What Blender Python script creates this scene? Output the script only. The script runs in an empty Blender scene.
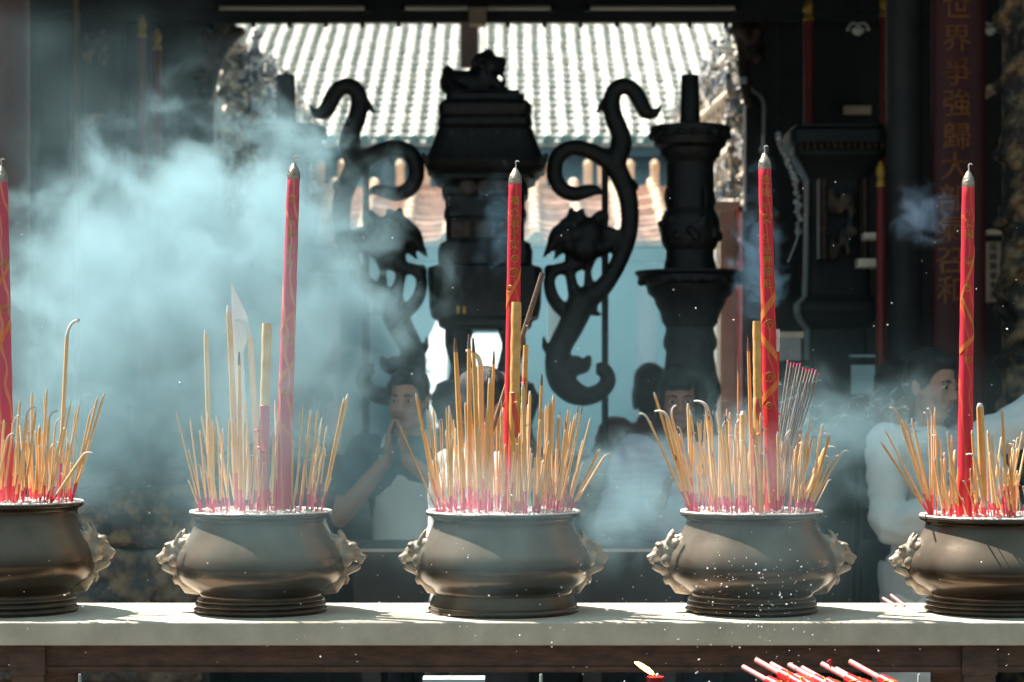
import bpy, bmesh, math, random
from mathutils import Vector, Matrix, Quaternion, noise
R = random.Random(11)
SC = bpy.context.scene
COL = SC.collection
F = 2080.0            # focal length in pixels of the 1024 px wide frame
HZ = 400.0            # pixel row of the horizon
EYE = 1.55            # height of the eye above the ground
PI = math.pi

def P(px, py, d):
    """point seen at a pixel, at distance d in front of the viewer"""
    return Vector(((px - 512.0) * d / F, d, EYE + (HZ - py) * d / F))
def PX(px, d): return (px - 512.0) * d / F
def PZ(py, d): return EYE + (HZ - py) * d / F

# ------------------------------------------------------------------ materials
MATS = {}
def _new(name):
    m = bpy.data.materials.new(name); m.use_nodes = True
    nt = m.node_tree
    return m, nt, nt.nodes['Principled BSDF']
def _spec(b, v):
    b.inputs['Specular IOR Level'].default_value = v
def mat(name, col, rough=.6, metal=0., var=.0, scale=20., bump=0., spec=.5, col2=None, contrast=(.35, .65), bscale=None, stretch=None, subsurf=0., emit=None):
    """a noise driven material; col2 mixes in by noise, var varies the value, bump adds grain"""
    m, nt, b = _new(name)
    N, L = nt.nodes, nt.links
    b.inputs['Roughness'].default_value = rough
    b.inputs['Metallic'].default_value = metal
    _spec(b, spec)
    b.inputs['Base Color'].default_value = (*col, 1)
    if emit:
        b.inputs['Emission Color'].default_value = (*emit[0], 1)
        b.inputs['Emission Strength'].default_value = emit[1]
    tc = N.new('ShaderNodeTexCoord')
    vec = tc.outputs['Object']
    if stretch:
        mp = N.new('ShaderNodeMapping'); mp.inputs['Scale'].default_value = stretch
        L.new(vec, mp.inputs['Vector']); vec = mp.outputs['Vector']
    if var or col2:
        n = N.new('ShaderNodeTexNoise'); n.inputs['Scale'].default_value = scale
        n.inputs['Detail'].default_value = 5; n.inputs['Roughness'].default_value = .62
        L.new(vec, n.inputs['Vector'])
        cr = N.new('ShaderNodeValToRGB')
        c2 = col2 if col2 else tuple(c * (1 - var) for c in col)
        c1 = col if col2 else tuple(min(1, c * (1 + var)) for c in col)
        cr.color_ramp.elements[0].position = contrast[0]; cr.color_ramp.elements[0].color = (*c2, 1)
        cr.color_ramp.elements[1].position = contrast[1]; cr.color_ramp.elements[1].color = (*c1, 1)
        L.new(n.outputs['Fac'], cr.inputs['Fac']); L.new(cr.outputs['Color'], b.inputs['Base Color'])
    if bump:
        n2 = N.new('ShaderNodeTexNoise'); n2.inputs['Scale'].default_value = bscale or scale * 2.5
        n2.inputs['Detail'].default_value = 4
        L.new(vec, n2.inputs['Vector'])
        bp = N.new('ShaderNodeBump'); bp.inputs['Strength'].default_value = bump; bp.inputs['Distance'].default_value = .01
        L.new(n2.outputs['Fac'], bp.inputs['Height']); L.new(bp.outputs['Normal'], b.inputs['Normal'])
    MATS[name] = m
    return m

mat('bronze', (.11, .078, .053), .27, .75, col2=(.05, .036, .026), scale=6, bump=.06, bscale=40, contrast=(.3, .7))
mat('bronze_head', (.48, .40, .31), .45, .35, col2=(.20, .155, .115), scale=28, bump=.25, bscale=70)
mat('ash', (.86, .82, .76), .95, 0, var=.25, scale=60, bump=.8, bscale=150, col2=(.72, .60, .56))
mat('paste', (.80, .47, .16), .8, 0, col2=(.62, .32, .10), scale=30, bump=.15)
mat('paste_pale', (.84, .58, .31), .8, 0, col2=(.68, .42, .19), scale=30, bump=.15)
mat('bamboo_pink', (.72, .10, .20), .7, 0, col2=(.55, .06, .14), scale=25)
mat('bamboo_red', (.74, .05, .05), .7, 0, col2=(.80, .10, .16), scale=25)
mat('tip_ash', (.60, .57, .53), .9, 0, var=.2, scale=60)
mat('tip_char', (.14, .10, .075), .9, 0, var=.3, scale=60)
mat('bundle', (.30, .25, .21), .8, 0, var=.2, scale=30)
mat('gold', (.50, .28, .045), .42, .35, var=.2, scale=50)
mat('foil', (.40, .33, .26), .35, .7, var=.3, scale=80, bump=.4)
mat('stone', (.70, .60, .47), .75, 0, col2=(.54, .45, .35), scale=9, bump=.15, bscale=90)
mat('apron_wood', (.12, .062, .040), .6, 0, col2=(.05, .028, .020), scale=16, bump=.3, stretch=(1, 1, 3.))
mat('iron', (.012, .012, .013), .55, .4, var=.3, scale=20, bump=.2)
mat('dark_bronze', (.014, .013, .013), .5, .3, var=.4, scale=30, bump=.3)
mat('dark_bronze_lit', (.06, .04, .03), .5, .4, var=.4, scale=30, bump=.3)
mat('dark_wood', (.014, .018, .020), .55, 0, col2=(.008, .010, .011), scale=6, bump=.15)  # bluish tint of the hall haze is mixed into this colour
mat('altar_wood', (.028, .034, .038), .45, 0, col2=(.014, .017, .02), scale=6, bump=.15)
mat('carved', (.20, .14, .085), .6, .1, col2=(.04, .045, .05), scale=14, bump=.5, contrast=(.42, .6))
mat('carved_gold', (.27, .175, .085), .6, .25, col2=(.025, .022, .022), scale=12, bump=.5, contrast=(.46, .64))
mat('red_wood', (.17, .035, .028), .5, 0, col2=(.11, .025, .022), scale=5, bump=.1)
mat('red_brown', (.16, .06, .045), .6, 0, col2=(.10, .045, .04), scale=7, bump=.1)
mat('couplet_red', (.10, .014, .014), .5, 0, col2=(.06, .010, .012), scale=5)
mat('couplet_gold', (.30, .105, .025), .5, .2, var=.25, scale=30)
mat('pole_red', (.20, .016, .014), .5, 0, var=.2, scale=10)
mat('pillar_grey', (.055, .055, .055), .6, 0, col2=(.035, .036, .038), scale=6)
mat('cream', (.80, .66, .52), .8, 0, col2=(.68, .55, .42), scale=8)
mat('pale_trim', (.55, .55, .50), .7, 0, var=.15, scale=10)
mat('roof_cover', (.78, .75, .66), .8, 0, col2=(.46, .50, .47), scale=7, contrast=(.3, .55), bump=.2)
mat('roof_pan', (.50, .50, .46), .85, 0, col2=(.20, .25, .26), scale=11, bump=.6, contrast=(.32, .62))
mat('roof_end', (.10, .22, .22), .4, 0, col2=(.22, .32, .30), scale=20)
mat('terracotta', (.66, .42, .29), .85, 0, col2=(.36, .20, .14), scale=12, bump=.5, contrast=(.35, .6))
mat('terra_cover', (.82, .66, .48), .85, 0, col2=(.58, .40, .27), scale=12, bump=.3)
mat('blue_beam', (.085, .15, .19), .7, 0, col2=(.06, .11, .14), scale=4)
mat('bounce_stone', (.62, .58, .50), .85, 0, var=.12, scale=3)
mat('plaster', (.22, .37, .43), .85, 0, col2=(.18, .31, .37), scale=2.5)  # teal of the far haze is put into the wall colour
mat('plaster_white', (.72, .74, .70), .85, 0, var=.08, scale=4)
mat('shelf_sunlit', (.82, .74, .60), .7, 0, var=.06, scale=10)  # lightened to stand in for sunlight caught by the shelf edges
mat('pink_plaster', (.52, .30, .32), .8, 0, var=.15, scale=4)
mat('frieze', (.66, .58, .46), .7, 0, col2=(.085, .062, .045), scale=15, bump=.8, contrast=(.46, .58))
mat('frieze_fig', (.76, .72, .64), .5, 0, col2=(.10, .12, .16), scale=14, bump=.3, contrast=(.46, .56))
mat('paving', (.17, .15, .125), .85, 0, col2=(.12, .11, .10), scale=3, bump=.2)
mat('skin', (.46, .245, .165), .55, 0, var=.08, scale=14)
mat('skin_tan', (.36, .185, .125), .55, 0, var=.08, scale=14)
mat('hair', (.012, .011, .011), .45, 0, var=.3, scale=80, bump=.5, stretch=(3, 3, .5))
mat('hair_grey', (.05, .05, .055), .5, 0, var=.3, scale=80, bump=.5)
mat('eye_white', (.6, .58, .54), .3)
mat('eye_dark', (.012, .010, .010), .2)
mat('lips', (.36, .12, .10), .5)
mat('cloth_white', (.74, .73, .69), .9, 0, var=.04, scale=20, bump=.25, bscale=14)
mat('cloth_grey', (.50, .50, .48), .9, 0, var=.06, scale=20, bump=.25, bscale=14)
mat('cloth_teal', (.05, .10, .12), .9, 0, var=.15, scale=12, bump=.2)
mat('cloth_dark', (.018, .020, .024), .9, 0, var=.2, scale=20, bump=.2)
mat('cloth_red', (.26, .04, .045), .9, 0, var=.2, scale=20, bump=.2)
mat('cloth_lavender', (.36, .34, .46), .9, 0, col2=(.52, .51, .58), scale=10, stretch=(1, 1, 9), bump=.2)
mat('trouser', (.03, .035, .045), .9, 0, var=.2, scale=20)
mat('shoe', (.015, .014, .014), .4)
mat('candle_pink', (.75, .26, .24), .5, 0, var=.1, scale=30)
mat('candle_red', (.52, .015, .015), .35, 0, var=.2, scale=20, spec=.6)
mat('tube_white', (.62, .58, .48), .4)
mat('lamp_tan', (.45, .35, .24), .6, 0, var=.1, scale=10)
mat('banner_pink', (.42, .30, .29), .8, 0, var=.08, scale=10)
mat('notice', (.42, .58, .62), .7, 0, var=.06, scale=10)
mat('notice_ink', (.05, .05, .05), .7)
mat('paper', (.80, .85, .84), .9, 0, var=.1, scale=20)
mat('steel', (.38, .38, .37), .35, .8, var=.1, scale=20)
mat('leaf', (.05, .12, .045), .6, 0, var=.3, scale=20)
mat('flame', (1., .62, .18), .5, emit=((1., .62, .16), 9.))
mat('black_slot', (.006, .006, .006), .9)
mat('fleck', (.75, .74, .72), .9)
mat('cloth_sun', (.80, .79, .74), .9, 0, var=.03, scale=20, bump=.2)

def wrapper_mat(name, base, swirl, zone):
    """red paper printed with orange flame swirls below, gold rings"""
    m, nt, b = _new(name); N, L = nt.nodes, nt.links
    b.inputs['Roughness'].default_value = .48
    tc = N.new('ShaderNodeTexCoord')
    mp = N.new('ShaderNodeMapping'); mp.inputs['Scale'].default_value = (22, 22, 9)
    mp.inputs['Rotation'].default_value = (.5, .3, 0)
    L.new(tc.outputs['Object'], mp.inputs['Vector'])
    w = N.new('ShaderNodeTexWave'); w.inputs['Scale'].default_value = .55; w.inputs['Distortion'].default_value = 7
    w.inputs['Detail'].default_value = 2; w.inputs['Detail Scale'].default_value = 1.2
    L.new(mp.outputs['Vector'], w.inputs['Vector'])
    cr = N.new('ShaderNodeValToRGB'); e = cr.color_ramp.elements
    e[0].position = zone[0]; e[0].color = (*base, 1); e[1].position = zone[1]; e[1].color = (*swirl, 1)
    L.new(w.outputs['Fac'], cr.inputs['Fac'])
    L.new(cr.outputs['Color'], b.inputs['Base Color'])
    MATS[name] = m
wrapper_mat('wrap_red', (.62, .022, .045), (.74, .10, .03), (.93, .99))
wrapper_mat('wrap_pink', (.60, .07, .12), (.72, .22, .12), (.84, .96))
wrapper_mat('wrap_mix', (.55, .07, .06), (.55, .34, .08), (.42, .6))

def dust(name, col, amount):
    """fine ash lying on the upward faces of a material"""
    nt = MATS[name].node_tree; N, L = nt.nodes, nt.links; b = N['Principled BSDF']; out = N['Material Output']
    d = N.new('ShaderNodeBsdfDiffuse'); d.inputs['Color'].default_value = (*col, 1)
    g = N.new('ShaderNodeNewGeometry'); sp = N.new('ShaderNodeSeparateXYZ'); L.new(g.outputs['Normal'], sp.inputs[0])
    mr = N.new('ShaderNodeMapRange'); mr.interpolation_type = 'SMOOTHSTEP'; mr.inputs['From Min'].default_value = .0; mr.inputs['From Max'].default_value = .55
    L.new(sp.outputs['Z'], mr.inputs['Value'])
    tc = N.new('ShaderNodeTexCoord'); n = N.new('ShaderNodeTexNoise'); n.inputs['Scale'].default_value = 11; n.inputs['Detail'].default_value = 6
    L.new(tc.outputs['Object'], n.inputs['Vector'])
    m2 = N.new('ShaderNodeMapRange'); m2.inputs['From Min'].default_value = .3; m2.inputs['From Max'].default_value = .7; m2.inputs['To Min'].default_value = amount*.55; m2.inputs['To Max'].default_value = amount
    L.new(n.outputs['Fac'], m2.inputs['Value'])
    mu = N.new('ShaderNodeMath'); mu.operation = 'MULTIPLY'; L.new(mr.outputs['Result'], mu.inputs[0]); L.new(m2.outputs['Result'], mu.inputs[1])
    mx = N.new('ShaderNodeMixShader'); L.new(mu.outputs[0], mx.inputs['Fac']); L.new(b.outputs['BSDF'], mx.inputs[1]); L.new(d.outputs['BSDF'], mx.inputs[2])
    L.new(mx.outputs['Shader'], out.inputs['Surface'])
dust('bronze', (.44, .36, .28), .24)

# ------------------------------------------------------------------ mesh helpers
class MB:
    """collects shapes into one mesh"""
    def __init__(self): self.v, self.f, self.mi, self.cur = [], [], [], 0
    def add(self, vs, fs):
        o = len(self.v); self.v += [Vector(v) for v in vs]
        for f in fs: self.f.append([i + o for i in f]); self.mi.append(self.cur)
        return self
    def box(self, lo, hi, rz=0, about=None, M=None):
        x0, y0, z0 = lo; x1, y1, z1 = hi
        vs = [Vector(c) for c in ((x0,y0,z0),(x1,y0,z0),(x1,y1,z0),(x0,y1,z0),(x0,y0,z1),(x1,y0,z1),(x1,y1,z1),(x0,y1,z1))]
        if M: vs = [M @ v for v in vs]
        return self.add(vs, [(0,3,2,1),(4,5,6,7),(0,1,5,4),(1,2,6,5),(2,3,7,6),(3,0,4,7)])
    def lathe(self, prof, seg=48, c=(0,0,0), sx=1, sy=1, cap=True, power=None, rot=0):
        """prof: list of (r, z)"""
        vs, fs, n = [], [], len(prof)
        for r, z in prof:
            for k in range(seg):
                a = 2*PI*k/seg + rot
                ca, sa = math.cos(a), math.sin(a)
                q = 1.
                if power: q = 1. / ((abs(ca)**power + abs(sa)**power) ** (1/power))
                vs.append((c[0] + r*ca*q*sx, c[1] + r*sa*q*sy, c[2] + z))
        for i in range(n-1):
            for k in range(seg):
                k2 = (k+1) % seg
                fs.append((i*seg+k, i*seg+k2, (i+1)*seg+k2, (i+1)*seg+k))
        if cap:
            fs.append(tuple(reversed(range(seg)))); fs.append(tuple((n-1)*seg+k for k in range(seg)))
        return self.add(vs, fs)
    def tube(self, pts, rad, seg=12, flat=1., cap=True, up=None):
        """a swept tube; rad is one radius or one per point; flat squeezes it along the second axis"""
        pts = [Vector(p) for p in pts]; n = len(pts)
        if not hasattr(rad, '__len__'): rad = [rad]*n
        T = []
        for i in range(n):
            t = pts[min(i+1, n-1)] - pts[max(i-1, 0)]
            T.append(t.normalized() if t.length > 1e-9 else Vector((0,0,1)))
        u = Vector(up) if up else (Vector((0,1,0)) if abs(T[0].y) < .9 else Vector((1,0,0)))
        vs, fs = [], []
        for i in range(n):
            u = u - T[i]*u.dot(T[i]); u.normalize(); w = T[i].cross(u)
            for k in range(seg):
                a = 2*PI*k/seg
                vs.append(pts[i] + (u*math.cos(a)*flat + w*math.sin(a))*rad[i])
        for i in range(n-1):
            for k in range(seg):
                k2 = (k+1) % seg
                fs.append((i*seg+k, i*seg+k2, (i+1)*seg+k2, (i+1)*seg+k))
        if cap:
            fs.append(tuple(reversed(range(seg)))); fs.append(tuple((n-1)*seg+k for k in range(seg)))
        return self.add(vs, fs)
    def ell(self, c, r, M=None, u=16, v=10):
        c = Vector(c); vs, fs = [], []
        if not hasattr(r, '__len__'): r = (r, r, r)
        vs.append(Vector((0,0,-r[2])))
        for j in range(1, v):
            t = -PI/2 + PI*j/v
            for k in range(u):
                a = 2*PI*k/u
                vs.append(Vector((r[0]*math.cos(t)*math.cos(a), r[1]*math.cos(t)*math.sin(a), r[2]*math.sin(t))))
        vs.append(Vector((0,0,r[2])))
        for k in range(u): fs.append((0, 1+(k+1)%u, 1+k))
        for j in range(v-2):
            for k in range(u):
                fs.append((1+j*u+k, 1+j*u+(k+1)%u, 1+(j+1)*u+(k+1)%u, 1+(j+1)*u+k))
        top = len(vs)-1
        for k in range(u): fs.append((1+(v-2)*u+k, 1+(v-2)*u+(k+1)%u, top))
        if M is not None: vs = [M @ p for p in vs]
        return self.add([p + c for p in vs], fs)
    def prism(self, poly, y0, y1):
        """closed outline in x, z given thickness along y"""
        n = len(poly)
        vs = [(x, y0, z) for x, z in poly] + [(x, y1, z) for x, z in poly]
        fs = [tuple(range(n)), tuple(reversed(range(n, 2*n)))]
        for i in range(n):
            j = (i+1) % n; fs.append((i, i+n, j+n, j))
        return self.add(vs, fs)
    def mesh(self, name, mats, smooth=True, angle=40):
        me = bpy.data.meshes.new(name)
        me.from_pydata([tuple(v) for v in self.v], [], self.f)
        for m in mats: me.materials.append(MATS[m] if isinstance(m, str) else m)
        bm = bmesh.new(); bm.from_mesh(me); bmesh.ops.recalc_face_normals(bm, faces=bm.faces)
        if smooth:
            for f in bm.faces: f.smooth = True
            for e in bm.edges:
                if len(e.link_faces) == 2 and e.calc_face_angle(0) > math.radians(angle): e.smooth = False
        bm.to_mesh(me); bm.free()
        if len(mats) > 1: me.polygons.foreach_set('material_index', self.mi)
        me.update(); return me
    def build(self, name, mats, parent=None, loc=None, smooth=True, angle=40):
        if isinstance(mats, str): mats = [mats]
        me = self.mesh(name, mats, smooth, angle)
        return link(name, me, parent, loc)

def link(name, me, parent=None, loc=None):
    o = bpy.data.objects.new(name, me); COL.objects.link(o)
    if parent is not None: o.parent = parent
    if loc is not None: o.location = loc
    return o
def empty(name, loc=(0,0,0), rz=0, ry=0, rx=0):
    o = bpy.data.objects.new(name, None); COL.objects.link(o)
    o.location = loc; o.rotation_euler = (rx, ry, rz); o.empty_display_size = .05
    return o
def tag(o, label, cat, group=None, kind=None):
    o['label'] = label; o['category'] = cat
    if group: o['group'] = group
    if kind: o['kind'] = kind
    return o
def struct(o): o['kind'] = 'structure'; return o
def centre(o, at=None):
    """put a mesh object's origin at a point without moving its shape"""
    at = Vector(at); o.data.transform(Matrix.Translation(-at)); o.location = at; return o
def dup(root, loc=None, label=None):
    r = root.copy(); COL.objects.link(r)
    if loc is not None: r.location = loc
    if label: r['label'] = label
    for ch in root.children:
        c = ch.copy(); COL.objects.link(c); c.parent = r
        for g in ch.children:
            d = g.copy(); COL.objects.link(d); d.parent = c
    return r
def remeshed(mb, voxel, mats, smooth=2, name='body', disp=None):
    """one continuous skin over overlapping shapes"""
    me = mb.mesh('tmp', mats, smooth=False)
    o = bpy.data.objects.new('tmp', me); COL.objects.link(o)
    md = o.modifiers.new('r', 'REMESH'); md.mode = 'VOXEL'; md.voxel_size = voxel
    if smooth:
        s = o.modifiers.new('s', 'SMOOTH'); s.factor = .5; s.iterations = smooth
    dg = bpy.context.evaluated_depsgraph_get(); dg.update()
    out = bpy.data.meshes.new_from_object(o.evaluated_get(dg)); out.name = name
    bpy.data.objects.remove(o); bpy.data.meshes.remove(me)
    out.materials.clear()
    for m in mats: out.materials.append(MATS[m] if isinstance(m, str) else m)
    if disp:
        out.vertices.foreach_get
        for v in out.vertices: v.co += v.normal * disp(v.co)
    for p in out.polygons: p.use_smooth = True
    return out
def arc(pts, n=8):
    """smooth Catmull-Rom curve through points (any dimension)"""
    out, P_ = [], [Vector(p) for p in pts]
    for i in range(len(P_)-1):
        p0 = P_[max(i-1, 0)]; p1 = P_[i]; p2 = P_[i+1]; p3 = P_[min(i+2, len(P_)-1)]
        for k in range(n):
            t = k/n
            out.append(.5*((2*p1) + (p2-p0)*t + (2*p0-5*p1+4*p2-p3)*t*t + (3*p1-p0-3*p2+p3)*t**3))
    out.append(P_[-1]); return out
def text_mesh(txt, size, extrude=.001):
    cu = bpy.data.curves.new('t', 'FONT'); cu.body = txt; cu.size = size; cu.extrude = extrude
    cu.align_x = 'CENTER'; cu.align_y = 'CENTER'; cu.resolution_u = 3
    o = bpy.data.objects.new('t', cu); COL.objects.link(o)
    dg = bpy.context.evaluated_depsgraph_get(); dg.update()
    me = bpy.data.meshes.new_from_object(o.evaluated_get(dg))
    bpy.data.objects.remove(o); bpy.data.curves.remove(cu)
    return me
def text_points(txt, size, extrude):
    me = text_mesh(txt, size, extrude)
    vs = [v.co.copy() for v in me.vertices]; fs = [tuple(p.vertices) for p in me.polygons]
    bpy.data.meshes.remove(me)
    return vs, fs
# ------------------------------------------------------------------ the ground
g = MB().box((-7, -4, -.1), (7, 26, 0)); struct(g.build('floor', 'paving', smooth=False))

struct(MB().box((-3.6, 11.75, -.02), (3.4, 16.4, .03)).build('floor_bounce', 'bounce_stone', smooth=False))  # pale slab added to bounce sunlight onto far wall and pillar

# ------------------------------------------------------------------ stone topped table in front
TZ = 1.022
tab = empty('offering_table', (0, 5.18, 0))
tag(tab, 'long table with pale stone top and brown carved apron under the five bronze pots', 'table')
m = MB().box((-2.3, -.235, TZ-.056), (2.3, .235, TZ))
o = m.build('table_top', 'stone', tab, smooth=False)
bv = o.modifiers.new('b', 'BEVEL'); bv.width = .004; bv.segments = 2
m = MB().box((-2.2, -.185, TZ-.126), (2.2, -.15, TZ-.056)).box((-2.2, -.19, TZ-.121), (2.2, -.185, TZ-.112)).box((-2.2,.15,TZ-.126),(2.2,.185,TZ-.056))
for x in (-2.2, 2.165): m.box((x, -.15, TZ-.126), (x+.035, .15, TZ-.056))
m.build('apron', 'apron_wood', tab, smooth=False)
for x in (-1.16, 1.12, -2.1, 2.1):
    for y in (-.18, .18):
        m = MB().box((x-.038, y-.018, .02), (x+.038, y+.018, TZ-.056)).box((x-.045, y-.024, 0), (x+.045, y+.024, .05))
        m.box((x-.042, y-.022, TZ-.13), (x+.042, y+.022, TZ-.062))
        o = m.build('leg', 'apron_wood', tab, smooth=False)
m = MB().box((-2.1, -.02, .12), (2.1, .02, .17)); m.build('stretcher', 'apron_wood', tab, smooth=False)

# ------------------------------------------------------------------ bronze incense pots
K = 1/400.
PROF_RING = [(66,611.2),(67,609),(67,607.5),(64.2,606),(65.5,604.2),(65.5,602.5),(62.8,601),(64.2,599.2),(64,597.8),(61,596),(60.6,594),(62.5,591.5),(70,587),(78,581),(83,575),(85,568),(84.8,562),(82.5,554),(78,545),(72.5,536),(68.2,528),(65.8,522),(65.6,519),(67.5,517),(70.6,515.6),(71.6,514.3),(71.6,512.6),(70.8,511.4),(68,511.2),(65.5,513),(63,516.5),(62.5,521),(62,530),(62,560)]
PROF_FLARE = [(75,611.2),(75.6,609),(75.4,607.2),(73.6,605.4),(73.8,604),(72,599),(69.8,594),(69,591.5),(70.5,588.5),(76,584),(82.5,578.5),(86.5,571),(87.4,564),(85.5,554),(80.8,544.5),(75.2,534.5),(71.4,527),(69.8,521.5),(70.6,518),(73.6,515.6),(76.6,514.4),(77.4,513.2),(77.2,511.8),(76,511.2),(72,512),(68,516.5),(67,521),(67,560)]
def vessel(prof):
    pts = arc([(r*K, 0, (611.2-y)*K) for r, y in prof], 3)
    return MB().lathe([(p[0], p[2]) for p in pts], 72).mesh('vessel', ['bronze'], angle=60)
VES_RING, VES_FLARE = vessel(PROF_RING), vessel(PROF_FLARE)

def lion_head():
    """beast head on the belly of a pot, looking out along +x"""
    b = MB()
    b.tube([(.160,0,.120),(.19,0,.140),(.212,0,.150)], [.036,.034,.028], 16)
    b.tube([(.150,0,.070),(.18,0,.070),(.200,0,.090),(.207,0,.100)], [.030,.027,.018,.006], 16)
    b.ell((.210,0,.152), (.029,.029,.027))
    b.tube([(.218,0,.146),(.238,0,.139),(.252,0,.132)], [.019,.0155,.0115], 14)            # muzzle
    b.ell((.257,0,.135), (.0065,.009,.0065)); b.ell((.236,0,.152), (.012,.010,.010))
    b.tube([(.196,0,.104),(.220,0,.104),(.242,0,.110)], [.016,.0125,.0085], 12); b.ell((.242,0,.110), (.008,.008,.007))             # lower jaw, mouth open
    b.tube([(.205,0,.090),(.214,0,.078),(.212,0,.066)], [.012,.009,.003], 10)               # beard
    for s in (-1, 1):
        b.ell((.229,s*.014,.166), (.012,.009,.0075)); b.ell((.233,s*.0165,.154), (.0062,.0055,.0062))
        b.ell((.212,s*.023,.130), (.017,.011,.018)); b.ell((.250,s*.0085,.127), (.007,.006,.008))
        b.tube([(.206,s*.017,.172),(.201,s*.022,.188),(.193,s*.025,.206)], [.0105,.0078,.0015], 10)
        b.tube([(.244,s*.010,.124),(.246,s*.010,.116)], [.003,.0015], 6)
        for (x, z, r) in ((.190,.172,.013),(.180,.156,.014),(.184,.136,.013),(.190,.116,.013),(.172,.180,.012),(.196,.098,.010)): b.ell((x, s*.028, z), r)
    for k in range(4): b.ell((.186-.012*k,0,.180+.003*k), .0125)
    return remeshed(b, .0027, ['bronze_head'], 2, 'lion_head')
LION = lion_head()

def ash_mesh(rad, seed):
    b = MB(); rng = random.Random(seed); n, s = 16, 56
    vs = [Vector((0, 0, .012))]; fs = []
    for i in range(1, n+1):
        r = rad*i/n
        for k in range(s):
            a = 2*PI*k/s; p = Vector((r*math.cos(a), r*math.sin(a), 0))
            h = noise.noise(p*38+Vector((seed,0,0)))*.006 + noise.noise(p*90)*.004 + .015*(1-(i/n)**3)
            vs.append(p + Vector((0, 0, h)))
    for k in range(s): fs.append((0, 1+k, 1+(k+1) % s))
    for i in range(n-1):
        for k in range(s):
            fs.append((1+i*s+k, 1+(i+1)*s+k, 1+(i+1)*s+(k+1) % s, 1+i*s+(k+1) % s))
    b.add(vs, fs)
    o = 1+(n-1)*s; lip = []
    for q, zz_ in ((rad+.0075, .0050), (rad+.0150, .0155), (rad+.0195, .0168), (rad+.0212, .0150), (rad+.0214, .0128)):             # dust lying on the lip of the pot
        lip.append(len(vs))
        for k in range(s):
            a = 2*PI*k/s; vs.append(Vector((q*math.cos(a), q*math.sin(a), zz_+.0012*noise.noise(Vector((math.cos(a)*9, math.sin(a)*9, q*60+seed))))))
    for l0, l1 in zip([o]+lip[:-1], lip):
        for k in range(s): fs.append((l0+k, l1+k, l1+(k+1) % s, l0+(k+1) % s))
    b.v, b.f, b.mi = [], [], []
    b.add(vs, fs)
    for k in range(150):                                    # fallen crumbs of burnt stick
        a = rng.uniform(0, 2*PI); r = rad*math.sqrt(rng.random())*.95
        p = Vector((r*math.cos(a), r*math.sin(a), .012+rng.uniform(0, .007)))
        d = Vector((rng.uniform(-1, 1), rng.uniform(-1, 1), rng.uniform(-.2, .7))).normalized()*rng.uniform(.004, .011)
        b.tube([p-d, p+d], rng.uniform(.0013, .003), 6)
    return b.mesh('ash', ['ash'], angle=70)

POTS = [  # axis pixel, z scale, profile, rim pixel radius, label, short name for the pot
    (10.5, 1.10, VES_RING, 72, 'glossy brown bronze incense pot cut off by the picture edge beside the tall red column', 'the pot by the red-brown column'),
    (261, 1.0, VES_RING, 71, 'bronze incense pot with beast heads standing under the thickest white smoke', 'the pot under thickest smoke'),
    (503.5, 1.0, VES_FLARE, 77, 'bronze incense pot with smooth flared foot in the middle of the table', 'the flared foot middle pot'),
    (751.5, 1.0, VES_RING, 71, 'bronze incense pot with ringed foot and a fanned bundle of grey sticks', 'the pot with fanned bundle'),
    (993.5, .955, VES_RING, 73, 'dark bronze incense pot cut off by the picture edge in front of the pale tunic', 'the pot before the pale tunic'),
]
POT = []
for i, (px, zs, me, rr, lab, short) in enumerate(POTS):
    root = empty('incense_pot', (PX(px, 5.2), 5.2, TZ))
    tag(root, lab, 'incense pot', 'bronze incense pots in a row on the table')
    o = link('vessel', me, root); o.scale = (rr/71.6 if me is VES_RING else 1, rr/71.6 if me is VES_RING else 1, zs)
    for s in (0, PI):
        h = link('beast_head_handle', LION, root); h.rotation_euler = (0, 0, s); h.scale = (1, 1, zs)
        h['label'] = 'lion-like head with open jaws and pointed ears'
    rad = (rr-8.5)*K
    top = .2365*zs
    a = link('ash_bed', ash_mesh(rad, i+3), None, (PX(px, 5.2), 5.2, TZ+top))
    tag(a, ['pale ash filling the cut-off pot beside the tall red column', 'pale ash filling the pot under the thickest smoke', 'pale ash filling the middle pot with the flared foot',
            'pale ash filling the pot with the fanned grey bundle', 'pale ash filling the cut-off pot in front of the pale tunic'][i], 'ash', kind='stuff')
    POT.append((PX(px, 5.2), TZ+top+.008, rad))

# ------------------------------------------------------------------ incense sticks
def seg_mesh(name, mats, z0, z1, r0, r1, n=6, seg=8, hook=None, wob=0.):
    pts, rad = [], []
    for k in range(n+1):
        t = k/n; z = z0+(z1-z0)*t; x = 0
        if hook:
            x = hook*(t**2.2)
            z = z0+(z1-z0)*(t - .35*t**3)
        pts.append((x+wob*math.sin(9*z), wob*math.cos(7*z), z)); rad.append(r0+(r1-r0)*t)
    if hook:                                              # drawn at its true proportions, then normalised
        b = MB().tube([(p[0]*.005, p[1]*.005, p[2]*.36) for p in pts], [r*.005 for r in rad], seg)
        b.v = [Vector((v.x/.005, v.y/.005, v.z/.36)) for v in b.v]
        return b.mesh(name, mats, angle=60)
    return MB().tube(pts, rad, seg).mesh(name, mats, angle=60)
PASTE = [seg_mesh('paste', ['paste'], .20, .965, 1, .92, 8), seg_mesh('paste', ['paste_pale'], .20, .965, 1, .95, 8),
         seg_mesh('paste', ['paste'], .16, .93, 1, .62, 10), seg_mesh('paste', ['paste_pale'], .22, .88, 1, .9, 8)]
BAMBOO = [seg_mesh('bamboo', ['bamboo_pink'], -.03, .22, .62, .62, 3), seg_mesh('bamboo', ['bamboo_red'], -.03, .24, .68, .68, 3)]
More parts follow.
